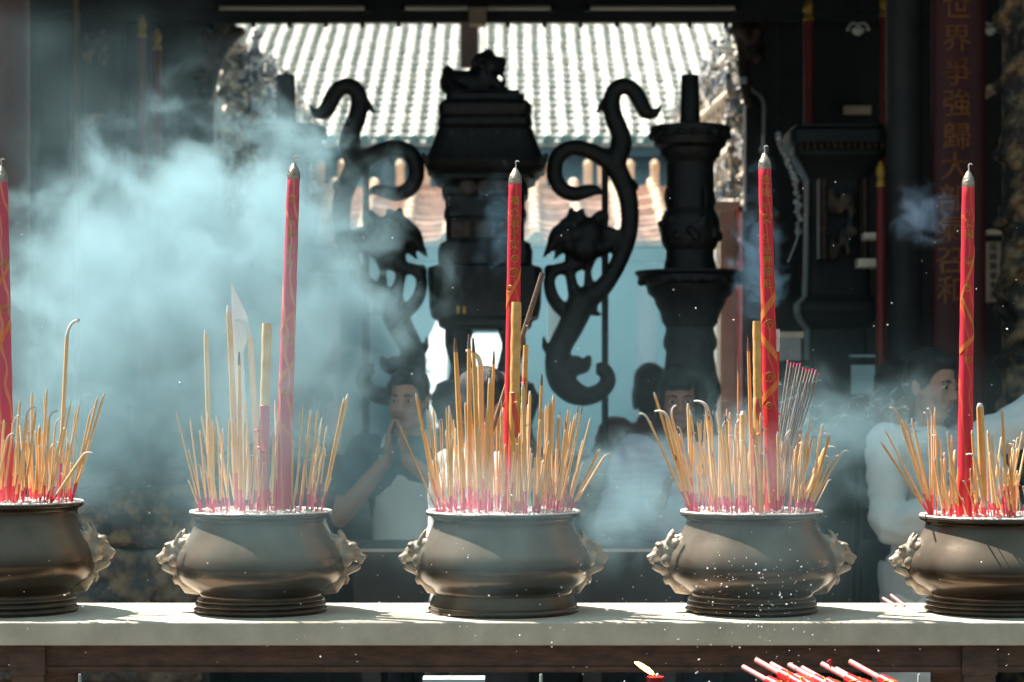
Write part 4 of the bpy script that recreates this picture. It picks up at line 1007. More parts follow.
# --- dragons on iron rods flanking the censer
def dragon(s, lab):
    """drawn for the dragon beside the cream pillar; s = -1 mirrors it about the censer"""
    X = lambda x: ((x-485.5)*s)*q
    D = lambda x, y, dy=0: Vector((X(x), dy, zz(y)))
    m = MB()
    def sw_(pts, rad, n=6, flat=1.):
        c = arc([D(*p) for p in pts], n); k = len(rad)
        rr = []
        for i in range(len(c)):
            u = i/(len(c)-1)*(k-1); j = min(int(u), k-2); rr.append((rad[j]+(rad[j+1]-rad[j])*(u-j))*q)
        m.tube(c, rr, 14, flat)
    # body: tail tip over the top, down past the junction, curve into the chest
    sw_([(662,104),(659,109),(653,113.5),(645,110.5),(640,101),(634,91),(625,86),(616,89.5),(611.5,100),(613.5,116),(619,130),(622,143),(618,155),(616,166),(622,180),(628,197),(630,216),(628,236),(622,254),(613,273),(599,291),(581,302)],
        [.8,2.5,5.5,8,8.3,8.3,8.3,8.6,8.6,9,9.6,10,10.6,11,10.5,10,9.6,9.2,9,8.8,8.5,10,13])
    # curl toward the censer
    sw_([(612,163),(600,156),(588,150.5),(574,148),(561,153),(555,164),(555,178),(562,189),(574,194),(588,191),(597,190.5),(602,195)], [10,9,8.4,8.2,8.2,8.2,8.2,8.2,7.6,7,5,1.2])
    # belly and tail curl at the bottom
    sw_([(583,295),(577,312),(570,328),(561,345),(557,362),(561,380),(573,392),(588,396),(602,390),(608,380),(604,370),(596,369)], [14,14,13,12,12.5,13.5,12.5,9.5,8.5,8.2,7.5,6])
    sw_([(560,374),(574,366),(584,365),(590,355)], [13,11,8,1.5])
    # fins
    for pts, rad in (([(620,150),(614,146),(611,140)], [6,4,.8]), ([(613,104),(604,104),(596,114)], [6,5,.8]), ([(624,184),(633,184),(639,189)], [6,5,.8]), ([(620,252),(628,250),(631,240)], [6,4,.8]),
                     ([(566,345),(552,350),(545,346),(544,335)], [7,6,4,.8]), ([(585,298),(592,306),(595,313),(602,314)], [8,6,4,.8])):
        sw_(pts, rad, 4, .7)
    # chest, mane, head looking up at the censer
    m.ell(D(584,248), (17*q, 17*q, 17*q)); m.ell(D(589,234), (15*q, 15*q, 17*q)); m.ell(D(577,234), (11*q,12*q,13*q)); m.ell(D(569,246), (9*q,11*q,9*q)); m.ell(D(599,248), (9*q,11*q,8*q))
    sw_([(573,252),(570,266),(572,284),(578,298)], [8,5.5,5.5,10]); sw_([(589,258),(588,272),(589,290)], [8,3.6,6]); m.ell(D(582,303), (14*q,13*q,12*q))
    for k in range(9):
        a_ = 1.9+k*.34; c_ = D(588+17*math.cos(a_), 238-17*math.sin(a_)); m.ell(c_, (4.2*q,5*q,4.2*q))
    sw_([(585,250),(578,236),(573,222),(571,207)], [9,9,8,1.5]); sw_([(590,240),(584,224),(580,214),(585,209)], [8,7,5,1.])
    sw_([(596,236),(596,222),(604,214),(607,222)], [8,7,5,2])
    sw_([(582,238),(568,234),(556,240),(543,258)], [11,9,7,.8])
    sw_([(580,245),(570,245),(561,250),(553,260)], [9,7,4.5,.8]); sw_([(578,234),(564,228),(554,232),(547,244)], [8,6,4,.8]); sw_([(584,228),(574,222),(564,222),(557,229)], [7,6,4,.8])
    # forelegs and claws
    sw_([(582,262),(568,268),(556,270),(549.5,279),(551,293),(557,304),(567,312),(577,314)], [8,6.5,6,6,6.5,7,8,9])
    sw_([(556,270),(548,268),(543.5,273)], [5,3.5,.8])
    sw_([(596,250),(606,246),(614,240),(618,230)], [9,8,7,6]); 
    sw_([(598,236),(608,232),(616,236)], [7,6,6])
    t = empty('dragon_ornament', (PX(485.5, CD), CD, az)); tag(t, lab, 'dragon ornament', 'pair of black dragons flanking the censer')
    db = link('dragon_body', remeshed(m, .0075, ['dark_bronze'], 1), t)
    MB().tube([D(605,158), D(605,454)], .0145, 12).build('iron_rod', 'iron', t)
    MB().lathe([(.06,.001),(.06,.015),(.03,.03),(.016,.05)], 20, c=(X(605),0,0)).build('rod_foot', 'iron', t)
    m2 = MB()
    for k in range(30):                                    # scale ridge along the back
        pass
    for sy in (-1, 1): m2.ell(D(574,226,sy*.055), (.012,.01,.012))
    o = m2.build('eyes', 'dark_bronze_lit', db)
dragon(1, 'black openwork dragon on an iron rod between censer and cream pillar side candlestick')
dragon(-1, 'black openwork dragon on an iron rod between censer and smoke veiled candlestick')

# ------------------------------------------------------------------ sunlit courtyard beyond
def tiled_roof(name, lab, x0, x1, ye, ze, yt, zt, pitch, rc, mats, posts=None):
    t = empty(name, ((x0+x1)/2, ye, 0)); tag(t, lab, 'roof')
    ox = (x0+x1)/2; Ls = math.hypot(yt-ye, zt-ze); dy, dz = (yt-ye)/Ls, (zt-ze)/Ls
    n = int(Ls/.16); cov, pan, end = MB(), MB(), MB(); nx = int((x1-x0)/pitch); seg = 7
    rng = random.Random(nx)
    def pt(x, s, h): return (x-ox, dy*s - dz*h, ze+dz*s+dy*h)
    for i in range(nx):
        xc_ = x0+pitch*(i+.5)
        for k in range(n):
            s0, s1 = Ls*k/n, Ls*(k+1)/n; j = rng.uniform(-.006, .006)
            vs = []
            for s, e in ((s0, .014), (s1, .0)):
                for a in range(seg+1):
                    th = PI*a/seg; r = rc+e*.5
                    vs.append(pt(xc_+j-r*math.cos(th), s, r*math.sin(th)+e+.01))
            fs = [(a, a+1, seg+2+a, seg+1+a) for a in range(seg)]+[tuple(range(seg, -1, -1))]
            cov.add(vs, fs)
            vs = []
            h = rng.uniform(0, .012)
            for s, e in ((s0, .03+h), (s1, .0)):
                for a in range(5):
                    u = a/4; vs.append(pt(xc_+pitch*u, s, e-.03*math.sin(PI*u)))
            for a in range(5): vs.append(pt(xc_+pitch*a/4, s0, -.035))
            pan.add(vs, [(a, a+1, 6+a, 5+a) for a in range(4)]+[(10+a, 11+a, a+1, a) for a in range(4)])
        end.lathe([(rc*1.25,-.02),(rc*1.25,.0),(rc*.9,.012),(rc*.3,.01)], 14)
        o = 14*4
        for v in end.v[-o:]: v.x, v.y, v.z = v.x+xc_-ox, -.02-v.z, ze+.02+v.y+rc*.3
    pan.build('pan_tiles', mats[1], t, smooth=False); cov.build('cover_tiles', mats[0], t, angle=50)
    end.build('eave_tile_ends', mats[2], t)
    MB().add([pt(x0, 0, -.05), pt(x1, 0, -.05), pt(x1, Ls, -.05), pt(x0, Ls, -.05), pt(x0, 0, -.12), pt(x1, 0, -.12), pt(x1, Ls, -.12), pt(x0, Ls, -.12)], [(0,1,2,3),(7,6,5,4),(0,4,5,1),(1,5,6,2),(2,6,7,3),(3,7,4,0)]).build('roof_deck', 'blue_beam', t, smooth=False)
    if posts:
        for x in posts:
            a = Vector(pt(x, Ls*.96, .06)); MB().box((a.x-.03, a.y-.05, a.z-.05), (a.x+.03, a.y+.05, a.z+.10)).lathe([(.036,.10),(.034,.12),(.02,.14),(.001,.15)], 12, c=(a.x,a.y,a.z)).build('ridge_post', 'terra_cover', t, smooth=False)
    return t
tiled_roof('tiled_roof', 'sunlit pale grey tiled roof filling the opening above the black censer', -3.6, 3.4, 17.0, PZ(143, 17.0), 21.0, PZ(-6, 21.0), .1365, .036, ('roof_cover', 'roof_pan', 'roof_end'))
tiled_roof('tiled_roof', 'lower warm terracotta roof seen between the dragons and the censer', -3.4, 3.2, 14.6, PZ(241, 14.6), 16.3, PZ(184, 16.3), .31, .038, ('terra_cover', 'terracotta', 'terra_cover'), [PX(x, 16.2) for x in (320,342,400,426,444,543,588,602,630,655)])
struct(MB().box((-3.6, 17.3, PZ(200, 17.3)-.3), (3.4, 17.5, PZ(140, 17.3)+.05)).box((-3.6, 17.26, PZ(168,17.3)), (3.4, 17.3, PZ(160,17.3))).build('wall_clerestory', 'blue_beam', smooth=False))
struct(MB().box((-3.4, 14.75, PZ(262, 14.75)), (3.2, 14.85, PZ(243, 14.75))).build('trim_2', 'blue_beam', smooth=False))
struct(MB().box((-3.6, 16.4, 0), (3.4, 16.55, PZ(205, 16.4))).build('wall_far', 'plaster', smooth=False))
struct(MB().box((-3.6, 21.0, 0), (3.4, 21.2, 5.0)).build('wall_rear', 'plaster', smooth=False))
# white panels, their slope added so the sun brightens them, and a sheet
def shape(name, pts, d, thick_, m, lab, cat, slope=0.):
    p = [P(x, y, d) for x, y in pts]
    b = min(v.z for v in p); m_ = MB().prism([(v.x, v.z) for v in p], d, d+thick_)
    m_.v = [Vector((v.x, v.y+(v.z-b)*slope, v.z)) for v in m_.v]
    o = m_.build(name, m, smooth=False); centre(o, (sum(v.x for v in p)/len(p), d, b)); tag(o, lab, cat); return o
shape('tilted_panel', [(406,382),(420,352),(431,326),(440,300),(446,300),(446,382)], 13.2, .5, 'plaster_white', 'white panel tilted to catch the sun beside the censer belly and dragon tail', 'tilted_panel', 1.1)
shape('tilted_panel', [(466,332),(508,332),(508,378),(466,378)], 12.8, .03, 'plaster_white', 'white panel tilted to catch the sun between the legs of the black censer', 'tilted_panel', 1.3)
shape('tilted_panel', [(416,366),(440,366),(440,426),(428,432),(424,396)], 12.6, .03, 'plaster_white', 'white panel tilted to catch sun beside the face of the woman with raised hands', 'tilted_panel', 1.2)
shape('white_sheet', [(548,300),(566,300),(566,360),(548,360)], 12.6, .03, 'plaster_white', 'pale sheet hanging beyond the dragon next to the lettered pillar', 'sheet')
for k, (px0, px1, d, m_, lab) in enumerate(((637, 657, 15.6, 'pink_plaster', 'hazy pink column at the far courtyard wall'), (322, 340, 15.6, 'pink_plaster', 'hazy pink column at the far courtyard wall behind the smoke'))):
    t = empty('courtyard_column', ((PX(px0,d)+PX(px1,d))/2, d, 0)); tag(t, lab, 'column'); r = (PX(px1,d)-PX(px0,d))/2
    MB().lathe([(r,.2),(r,PZ(262,14.6)*.99)], 24).build('shaft', m_, t); MB().lathe([(r*1.4,0),(r*1.4,.15),(r*1.1,.2)], 24).build('plinth', 'plaster_white', t)
# cream pillar with lit edge and red door leaf
d_ = 12.2
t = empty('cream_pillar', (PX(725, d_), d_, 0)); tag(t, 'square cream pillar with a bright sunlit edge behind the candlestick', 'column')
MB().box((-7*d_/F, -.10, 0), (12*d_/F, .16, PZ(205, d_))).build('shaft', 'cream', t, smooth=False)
MB().tube([(-8.6*d_/F, -.06, 0), (-8.6*d_/F, -.06, PZ(208, d_))], .016, 12).build('lit_edge', 'plaster_white', t)  # white rod added so the pillar edge looks sunlit
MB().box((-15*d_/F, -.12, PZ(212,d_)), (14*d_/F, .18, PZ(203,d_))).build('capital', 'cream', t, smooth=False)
o = MB().box((PX(737,12.1), 12.0, 0), (PX(743,12.1), 12.1, PZ(208,12.1))).box((PX(736,12.1), 12.0, PZ(212,12.1)), (PX(744,12.1), 12.1, PZ(208,12.1))).build('door_post', 'pole_red', smooth=False); centre(o, (PX(740,12.1), 12.05, 0)); tag(o, 'narrow bright red door post along the cream pillar', 'post')
t = panel_door(PX(741, 11.42), PX(778, 11.42), 11.42, 0, PZ(212, 11.42), 'red_door', 'dark red door leaf beside the cream pillar behind the lettered joss', ('red_wood', 'red_wood'))

# carved gable friezes down both sides of the courtyard
def frieze(xw, s, lab):
    m = MB(); rng = random.Random(int(abs(xw)*100))
    ny, nz = 110, 80; y0, y1 = 12.0, 16.35
    vs, fs = [], []
    for i in range(ny+1):
        v_ = i/ny; y = y0+(y1-y0)*v_
        ztop = PZ(30, 12.0)*(1-v_)+PZ(118, 16.6)*v_ + .09*noise.noise(Vector((y*6, xw, 0)))+.06*abs(math.sin(y*9))
        for k in range(nz+1):
            z = 2.35+(ztop-2.35)*k/nz
            pq = Vector((xw*3, y*7, z*7))
            h = abs(noise.noise(pq))*.16+abs(noise.noise(pq*2.3))*.09
            vs.append((xw-s*h, y+noise.noise(pq*1.7)*.03, z))
    for i in range(ny):
        for k in range(nz):
            a = i*(nz+1)+k; fs.append((a, a+1, a+nz+2, a+nz+1))
    m.add(vs, fs)
    t = empty('carved_gable', (0, 0, 0)); tag(t, lab, 'gable carving')
    m.build('relief_wall', 'frieze', t, angle=60)
    MB().box((xw+(0 if s > 0 else -.01)-(.0 if s>0 else .2), y0, 0), (xw+(.2 if s > 0 else .01), y1, 3.3)).build('wall_core', 'plaster', t, smooth=False)
    fg = MB()
    for k in range(190):                                  # little porcelain figures
        v_ = rng.random(); y = y0+(y1-y0)*v_; zt_ = PZ(30,12.0)*(1-v_)+PZ(118,16.6)*v_
        z = zt_-rng.random()**1.5*1.1+.03; x = xw-s*rng.uniform(.06, .2); h = rng.uniform(.05, .10)
        fg.tube([(x,y,z-h),(x+rng.uniform(-.02,.02),y+rng.uniform(-.02,.02),z-h*.3),(x,y,z+h*.3)], [h*.38,h*.30,h*.14], 7)
        fg.ell((x, y, z+h*.48), h*.2, u=8, v=6)
        fg.tube([(x,y-h*.3,z-h*.1),(x-s*h*.4,y-h*.1,z+rng.uniform(-.3,.3)*h)], h*.1, 5)
    o = fg.build('porcelain_figures', 'frieze_fig', t); o['kind'] = 'stuff'
    return t
fl_ = frieze(PX(214, 12.0), -1, 'sunlit gable crowded with carved porcelain figures above the thick smoke')
fr_ = frieze(PX(738, 12.0)+.13, 1, 'sunlit gable crowded with carved porcelain figures behind the candlestick')
for (xa, ya, xb, yb, k) in ((735, 92, 700, 122, 0), (735, 150, 700, 176, 1)):
    a, b = P(xa, ya, 12.02), P(xb, yb, 14.3); a.x = b.x = 1.265
    m = MB().tube([a, b], .026, 8)
    for j in range(9):
        p = a.lerp(b, j/8); m.tube([p, p-Vector((0, 0, .17))], .009, 6)
    o = m.build('gable_rail', 'cream', fr_, smooth=False)
# things lit in the far court behind the smoke
o = shape('hanging_cloth', [(362,417),(366,415),(364,432),(362,452),(352,456),(345,454),(352,446),(356,430)], 10.6, .05, 'cloth_sun', 'bright white cloth hanging beyond the altar at the smoky side dragon', 'cloth')
m = MB().tube(arc([P(305,352,9.3), P(312,362,9.3), P(314,374,9.3)], 6), [.035]*5+[.02]*4+[.004]*4, 8, flat=.25)
m.tube(arc([P(308,384,9.3), P(318,388,9.3), P(326,396,9.3), P(327,404,9.3)], 6), [.02]*6+[.035]*6+[.03]*4+[.004]*3, 8, flat=.25).tube([P(314,374,9.3), P(320,420,9.3), P(322,452,9.3)], .008, 6).tube([P(326,404,9.3), P(322,430,9.3)], .006, 6)
o = centre(m.build('potted_lily', 'leaf'), P(322,455,9.3)); MB().lathe([(.035,0),(.05,.02),(.055,.06),(.035,.10),(.04,.12)], 20).build('vase', 'plaster_white', o).location = (0, 0, az-P(322,455,9.3).z)
tag(o, 'pale green lily leaves rising beyond the altar in the smoke', 'plant')
# ------------------------------------------------------------------ worshippers
def rotm(ax, a): return Matrix.Rotation(a, 4, ax)
def add_head(sk, ex, hr, Mh, hair, beard=False):
    """sk: skin shapes, ex: list of (MB, material) extra islands, hr: hair shapes; Mh places the head"""
    def E(mb, c, r, a=None):
        M3 = (Mh.to_3x3() @ a) if a is not None else Mh.to_3x3()
        mb.ell(Mh @ Vector(c), r, M3)
    def T(mb, pts, rad, seg=8): mb.tube([Mh @ Vector(p) for p in pts], rad, seg)
    E(sk, (0,.012,.032), (.072,.092,.086)); E(sk, (0,-.022,-.03), (.060,.068,.080)); E(sk, (0,-.055,-.094), (.030,.028,.024))
    for s in (-1, 1):
        E(sk, (s*.040,-.030,-.070), (.022,.035,.028)); E(sk, (s*.036,-.066,-.034), (.022,.020,.022))
        E(sk, (s*.030,-.083,.021), (.022,.010,.007)); E(sk, (s*.076,.006,-.012), (.009,.020,.030)); E(sk, (s*.079,.010,.002), (.008,.016,.016))
        E(sk, (s*.011,-.102,-.034), (.008,.009,.007)); E(sk, (s*.030,-.083,-.011), (.020,.008,.005))
    T(sk, [(0,-.084,.020),(0,-.096,-.005),(0,-.111,-.030)], [.008,.009,.0125], 10); E(sk, (0,-.110,-.032), (.011,.010,.009))
    E(sk, (0,-.084,-.062), (.026,.012,.014))
    lip, ew, ed, br = MB(), MB(), MB(), MB()
    E(lip, (0,-.0945,-.0585), (.022,.0055,.0045)); E(lip, (0,-.0935,-.0665), (.019,.0055,.0050))
    for s in (-1, 1):
        E(ew, (s*.030,-.0815,.004), (.0138,.0105,.0064)); E(ed, (s*.030,-.0905,.004), (.0070,.004,.0063))
        T(br, [(s*.013,-.0945,.024),(s*.030,-.095,.029),(s*.048,-.083,.024)], [.0035,.0042,.0022], 6)
        T(sk, [(s*.015,-.088,.010),(s*.030,-.0925,.0145),(s*.045,-.082,.009)], [.003,.0038,.003], 6)
    ex += [(lip, 'lips'), (ew, 'eye_white'), (ed, 'eye_dark'), (br, 'hair')]
    if beard: E(br, (0,-.098,-.050), (.026,.006,.005))
    # hair
    E(hr, (0,.024,.050), (.081,.094,.082)); E(hr, (0,.060,.005), (.072,.055,.070)); E(hr, (0,-.030,.088), (.060,.052,.034))
    for s in (-1, 1): E(hr, (s*.062,.012,.028), (.020,.052,.050)); E(hr, (s*.066,-.022,.050), (.014,.022,.030))
    if hair == 'bun': E(hr, (0,.105,.06), (.042,.040,.042)); E(hr, (0,.085,.05), (.05,.03,.045))
    if hair == 'bob':
        for s in (-1, 1): E(hr, (s*.072,.010,-.035), (.018,.050,.070))
        E(hr, (0,.075,-.045), (.074,.032,.080)); E(hr, (0,-.062,.066), (.055,.026,.024))
    if hair == 'tied':
        E(hr, (0,.09,-.02), (.05,.03,.06)); T(hr, [(0,.10,.02),(0,.125,-.05),(0,.115,-.13)], [.026,.026,.012], 10)
def add_hand(sk, wrist, fdir, palm, side, curl=.25):
    """wrist point, finger direction, palm normal; side: thumb side sign along fdir x palm"""
    f = Vector(fdir).normalized(); n = Vector(palm); n = (n - f*n.dot(f)).normalized(); a = f.cross(n)*side; w = Vector(wrist)
    sk.tube([w-f*.015, w+f*.02, w+f*.05, w+f*.088], [.027,.032,.039,.038], 12, flat=.42, up=n)
    for k, (o, L) in enumerate(((.030,.066),(.010,.076),(-.010,.071),(-.029,.055))):
        b = w+f*(.082-.004*abs(k-1))+a*o; pts = [b-f*.012]; d = f.copy(); p = b
        for j, seg in enumerate((.45, .32, .23)):
            ang = curl*(1+.5*j)
            d = (d*math.cos(ang)+n*math.sin(ang)).normalized(); p = p+d*L*seg; pts.append(p)
        sk.tube(pts, [.0090,.0086,.0080,.0062], 8)
    b = w+f*.022+a*.028
    sk.tube([b-a*.012, b+f*.022+a*.018, b+f*.046+a*.026+n*.006, b+f*.066+a*.025+n*.012], [.013,.0115,.0095,.0075], 8)
def person(label, px, d, H, rz, head, hair, hands, top, bottom, skin='skin', sleeve='long', tunic=None, lean=0., voxel=.0065, extra=None, group=None, hairmat='hair', beard=False):
    s = H/1.70
    root = empty('person', (PX(px, d), d, 0), rz); tag(root, label, 'person', group)
    root.scale = (s, s, s)
    up = Matrix.Translation((0,0,.93)) @ rotm('X', lean) @ Matrix.Translation((0,0,-.93))      # forward bow about the hips
    U = lambda p: up @ Vector(p)
    sk, hr, ex = MB(), MB(), []
    cl, tr = MB(), MB()
    # torso
    tor = [((0,.0,.90),.150),((0,-.005,.98),.145),((0,-.005,1.08),.132),((0,-.005,1.20),.148),((0,0,1.30),.160),((0,.005,1.38),.145),((0,.01,1.42),.095)]
    for mb, g in ((sk, 0.), (cl, .016)):
        mb.tube([U(p) if p[2] > .93 else Vector(p) for p, r in tor], [r+g for p, r in tor], 20, flat=.66, up=(0,1,0))
        for sd in (-1, 1): mb.ell(U((sd*.155,.005,1.385)), (.066+g*.6,.062+g*.6,.058+g*.6))
    sk.tube([U((0,.012,1.38)), U((0,.004,1.46)), U((0,-.005,1.54))], [.062,.052,.054], 14)
    cl.tube([U((0,.012,1.40)), U((0,.008,1.448))], [.072,.064], 14)
    # head
    Mh = Matrix.Translation(U((0,-.012,1.585))) @ rotm('Z', head[0]) @ rotm('X', head[1]+lean*.6) @ rotm('Y', head[2] if len(head) > 2 else 0)
    add_head(sk, ex, hr, Mh, hair, beard)
    # arms
    for sd, (elbow, wrist, fdir, palm, curl) in zip((1, -1), hands):
        sh = U((sd*.185,.005,1.375)); el, wr = Vector(elbow), Vector(wrist)
        sk.tube([U((sd*.13,.005,1.385)), sh, sh.lerp(el,.35), sh.lerp(el,.8), el, el.lerp(wr,.3), el.lerp(wr,.75), wr], [.058,.056,.050,.042,.041,.041,.031,.026], 14)
        f = Vector(fdir).normalized()
        add_hand(sk, wr, f, palm, 1 if Vector(palm).cross(f).dot(Vector((0,-.4,1))) < 0 else -1, curl)
        e2 = el.lerp(wr, .86) if sleeve == 'long' else sh.lerp(el, .75)
        if sleeve == 'long':
            cl.tube(arc([U((sd*.13,.005,1.385)), sh, sh.lerp(el,.5), el, el.lerp(wr,.5), e2], 4), [.068]*4+[.070]*4+[.066]*4+[.062]*4+[.056]*4+[.052], 16)
        elif sleeve == 'short':
            cl.tube(arc([U((sd*.13,.005,1.385)), sh, sh.lerp(el,.4), e2], 4), [.070]*4+[.070]*4+[.068]*4+[.072], 16)
    # legs, feet
    for sd in (-1, 1):
        lg = [(sd*.085,.0,.92),(sd*.092,-.004,.78),(sd*.096,-.012,.52),(sd*.098,.004,.38),(sd*.10,.018,.10),(sd*.10,.015,.05)]
        sk.tube(lg, [.095,.086,.060,.056,.040,.040], 14)
        sk.tube([(sd*.10,.03,.045),(sd*.10,-.06,.04),(sd*.105,-.15,.028)], [.042,.042,.030], 12, flat=1)
        tr.tube([(sd*.080,.0,.95)]+lg[:-1]+[(sd*.10,.018,.07)], [.118,.112,.100,.078,.073,.066,.066], 16)
        fsh = MB().tube([(sd*.10,.075,.040),(sd*.10,.03,.050),(sd*.10,-.06,.047),(sd*.105,-.14,.036),(sd*.107,-.19,.026)], [.030,.047,.048,.042,.018], 14)
        for v in fsh.v: v.z = max(v.z, .002)
        fsh.build('shoe', 'shoe', root)
    tr.ell((0,0,.93), (.165,.118,.10))
    body = remeshed(sk, voxel, [skin], 2, 'body')
    bo = link('body', body, root)
    bm = bmesh.new(); bm.from_mesh(body)
    for i, (mb, mt) in enumerate(ex):
        body.materials.append(MATS[mt]); k0 = [bm.verts.new(v) for v in mb.v]
        for f in mb.f:
            fc = bm.faces.new([k0[j] for j in f]); fc.material_index = i+1; fc.smooth = True
    bm.to_mesh(body); bm.free()
    link('hair', remeshed(hr, .009, [hairmat], 1, 'hair', disp=lambda c: .004*noise.noise(Vector((c.x*60, c.y*60, c.z*14)))), root)
    link('trousers', remeshed(tr, .014, [bottom], 2, 'trousers', disp=lambda c: .005*noise.noise(c*14)), root)
    if tunic:
        z1, flare = tunic
        for sd in (-1, 1):                                  # front and back panels part at the side slits
            cl.tube([(0,sd*.008,.98),(0,sd*.02,.80),(0,sd*.03,z1)], [.166,.176+flare*.4,.182+flare], 22, flat=.60, up=(0,1,0))
    wr_ = lambda c: .010*noise.noise(Vector((c.x*8, c.y*8, c.z*17)))+.007*noise.noise(Vector((c.x*17, c.y*17, c.z*34)))
    link({'long': 'tunic' if tunic else 'shirt', 'short': 'shirt', 'none': 'vest'}[sleeve], remeshed(cl, .010, [top], 2, 'cloth', disp=wr_), root)
    if extra: extra(root, U)
    return root

# hands: (elbow, wrist, finger direction, palm normal, curl) for the +x arm, then the -x arm, before turning
def apron(root, U):
    m = MB().tube([U((0,-.012,1.33)), U((0,-.014,1.20)), U((0,-.016,1.05)), (0,-.016,.90), (0,-.02,.70)], [.125,.165,.168,.176,.18], 24, flat=.70, up=(0,1,0))
    m.v = [Vector((v.x*.86, min(v.y, -.03), v.z)) for v in m.v]
    o = m.build('apron', 'cloth_white', root)
    MB().tube(arc([U((.10,-.09,1.33)), U((.085,-.02,1.445)), U((0,.09,1.46)), U((-.085,-.02,1.445)), U((-.10,-.09,1.33))], 5), .008, 6).build('apron_strap', 'cloth_white', o)
person('woman with dark hair and bare forearms raising joined hands, wearing a pale apron', 409, 8.1, 1.665, -.10, (-.18, .12), 'tied',
       (((.26,-.16,1.16), (.03,-.30,1.36), (-.06,-.10,1), (-1,.0,0), .12), ((-.25,-.17,1.12), (-.035,-.30,1.36), (.06,-.10,1), (1,0,0), .12)),
       'cloth_teal', 'trouser', 'skin', 'short', None, 0, .0065, apron)
def pocket(root, U):
    o = MB().box((-.10,-.178,1.02), (-.04,-.166,1.075)).box((-.095,-.182,1.03), (-.045,-.178,1.065)).build('pocket_clip', 'shoe', root, smooth=False)
    m = MB()
    for k in range(6): m.lathe([(.007,0),(.007,.002),(.004,.004)], 10)
    m.v = [Vector((v.x, -.135-.012*(i//30 < 9)-v.z, 1.36-.11*(i//30)+v.y)) for i, v in enumerate(m.v)]
    MB().tube([U((0,-.118,1.40)), U((0,-.13,1.2)), (0,-.125,1.0), (0,-.135,.7)], [.004]*4, 6).build('front_seam', 'cloth_grey', root)
person('man in a long pale tunic with hands joined, in front of the dark shrine', 930, 7.45, 1.72, .42, (.25, .16), 'short',
       (((.25,-.12,1.10), (.045,-.33,1.23), (-.15,-.55,.8), (-1,0,0), .25), ((-.235,-.10,1.09), (-.035,-.31,1.22), (.15,-.5,.8), (1,0,0), .25)),
       'cloth_white', 'cloth_grey', 'skin', 'long', (.42, .03), 0, .0065, pocket)
def vest(root, U):
    m = MB().tube([U((0,-.0,1.36)), U((0,-.0,1.2)), U((0,0,1.05)), (0,0,.88)], [.17,.185,.165,.185], 22, flat=.68, up=(0,1,0)); m.build('dark_vest', 'cloth_dark', root)
person('person in white sleeves and dark vest, elbow raised, cut off by the picture edge', 1100, 7.0, 1.86, -.2, (-.3, .1), 'short',
       (((.30,-.05,1.12), (.20,-.28,1.05), (-.5,-.8,-.1), (0,0,-1), .3), ((-.36,-.16,1.28), (-.30,-.30,1.06), (.3,-.4,-.8), (0,1,0), .3)),
       'cloth_white', 'trouser', 'skin', 'long', None, 0, .009, vest)
person('person in dark clothes turned away behind the man in the pale tunic', 897, 8.6, 1.70, 1.9, (.2, 0), 'short',
       (((.27,-.05,1.11), (.20,-.24,.98), (-.1,-.8,-.4), (-1,0,0), .3), ((-.27,-.05,1.11), (-.20,-.24,.98), (.1,-.8,-.4), (1,0,0), .3)),
       'cloth_dark', 'trouser', 'skin_tan', 'long', None, 0, .009)
person('person with dark hair and red shirt seen from behind, beyond the altar', 650, 10.3, 1.72, 2.9, (.1, 0), 'bob',
       (((.27,-.03,1.11), (.22,-.20,.95), (-.1,-.8,-.4), (-1,0,0), .3), ((-.27,-.03,1.11), (-.22,-.20,.95), (.1,-.8,-.4), (1,0,0), .3)),
       'cloth_red', 'trouser', 'skin', 'short', None, 0, .009)
person('person in a striped lavender shirt facing forward in front of the candlestick', 679, 8.0, 1.66, -.12, (.1, .1), 'bob',
       (((.25,-.10,1.11), (.05,-.28,1.20), (-.2,-.4,.9), (-1,0,0), .2), ((-.26,-.10,1.11), (-.045,-.27,1.20), (.2,-.4,.9), (1,0,0), .2)),
       'cloth_lavender', 'trouser', 'skin_tan', 'long', None, 0, .007)
person('person in a bright white shirt turned away behind the incense of the middle pot', 466, 6.3, 1.64, 2.05, (.1, .1), 'short',
       (((.27,-.06,1.10), (.06,-.28,1.20), (-.2,-.6,.7), (-1,0,0), .2), ((-.27,-.04,1.08), (-.05,-.27,1.18), (.2,-.6,.7), (1,0,0), .2)),
       'cloth_sun', 'trouser', 'skin', 'long', None, .10, .009)
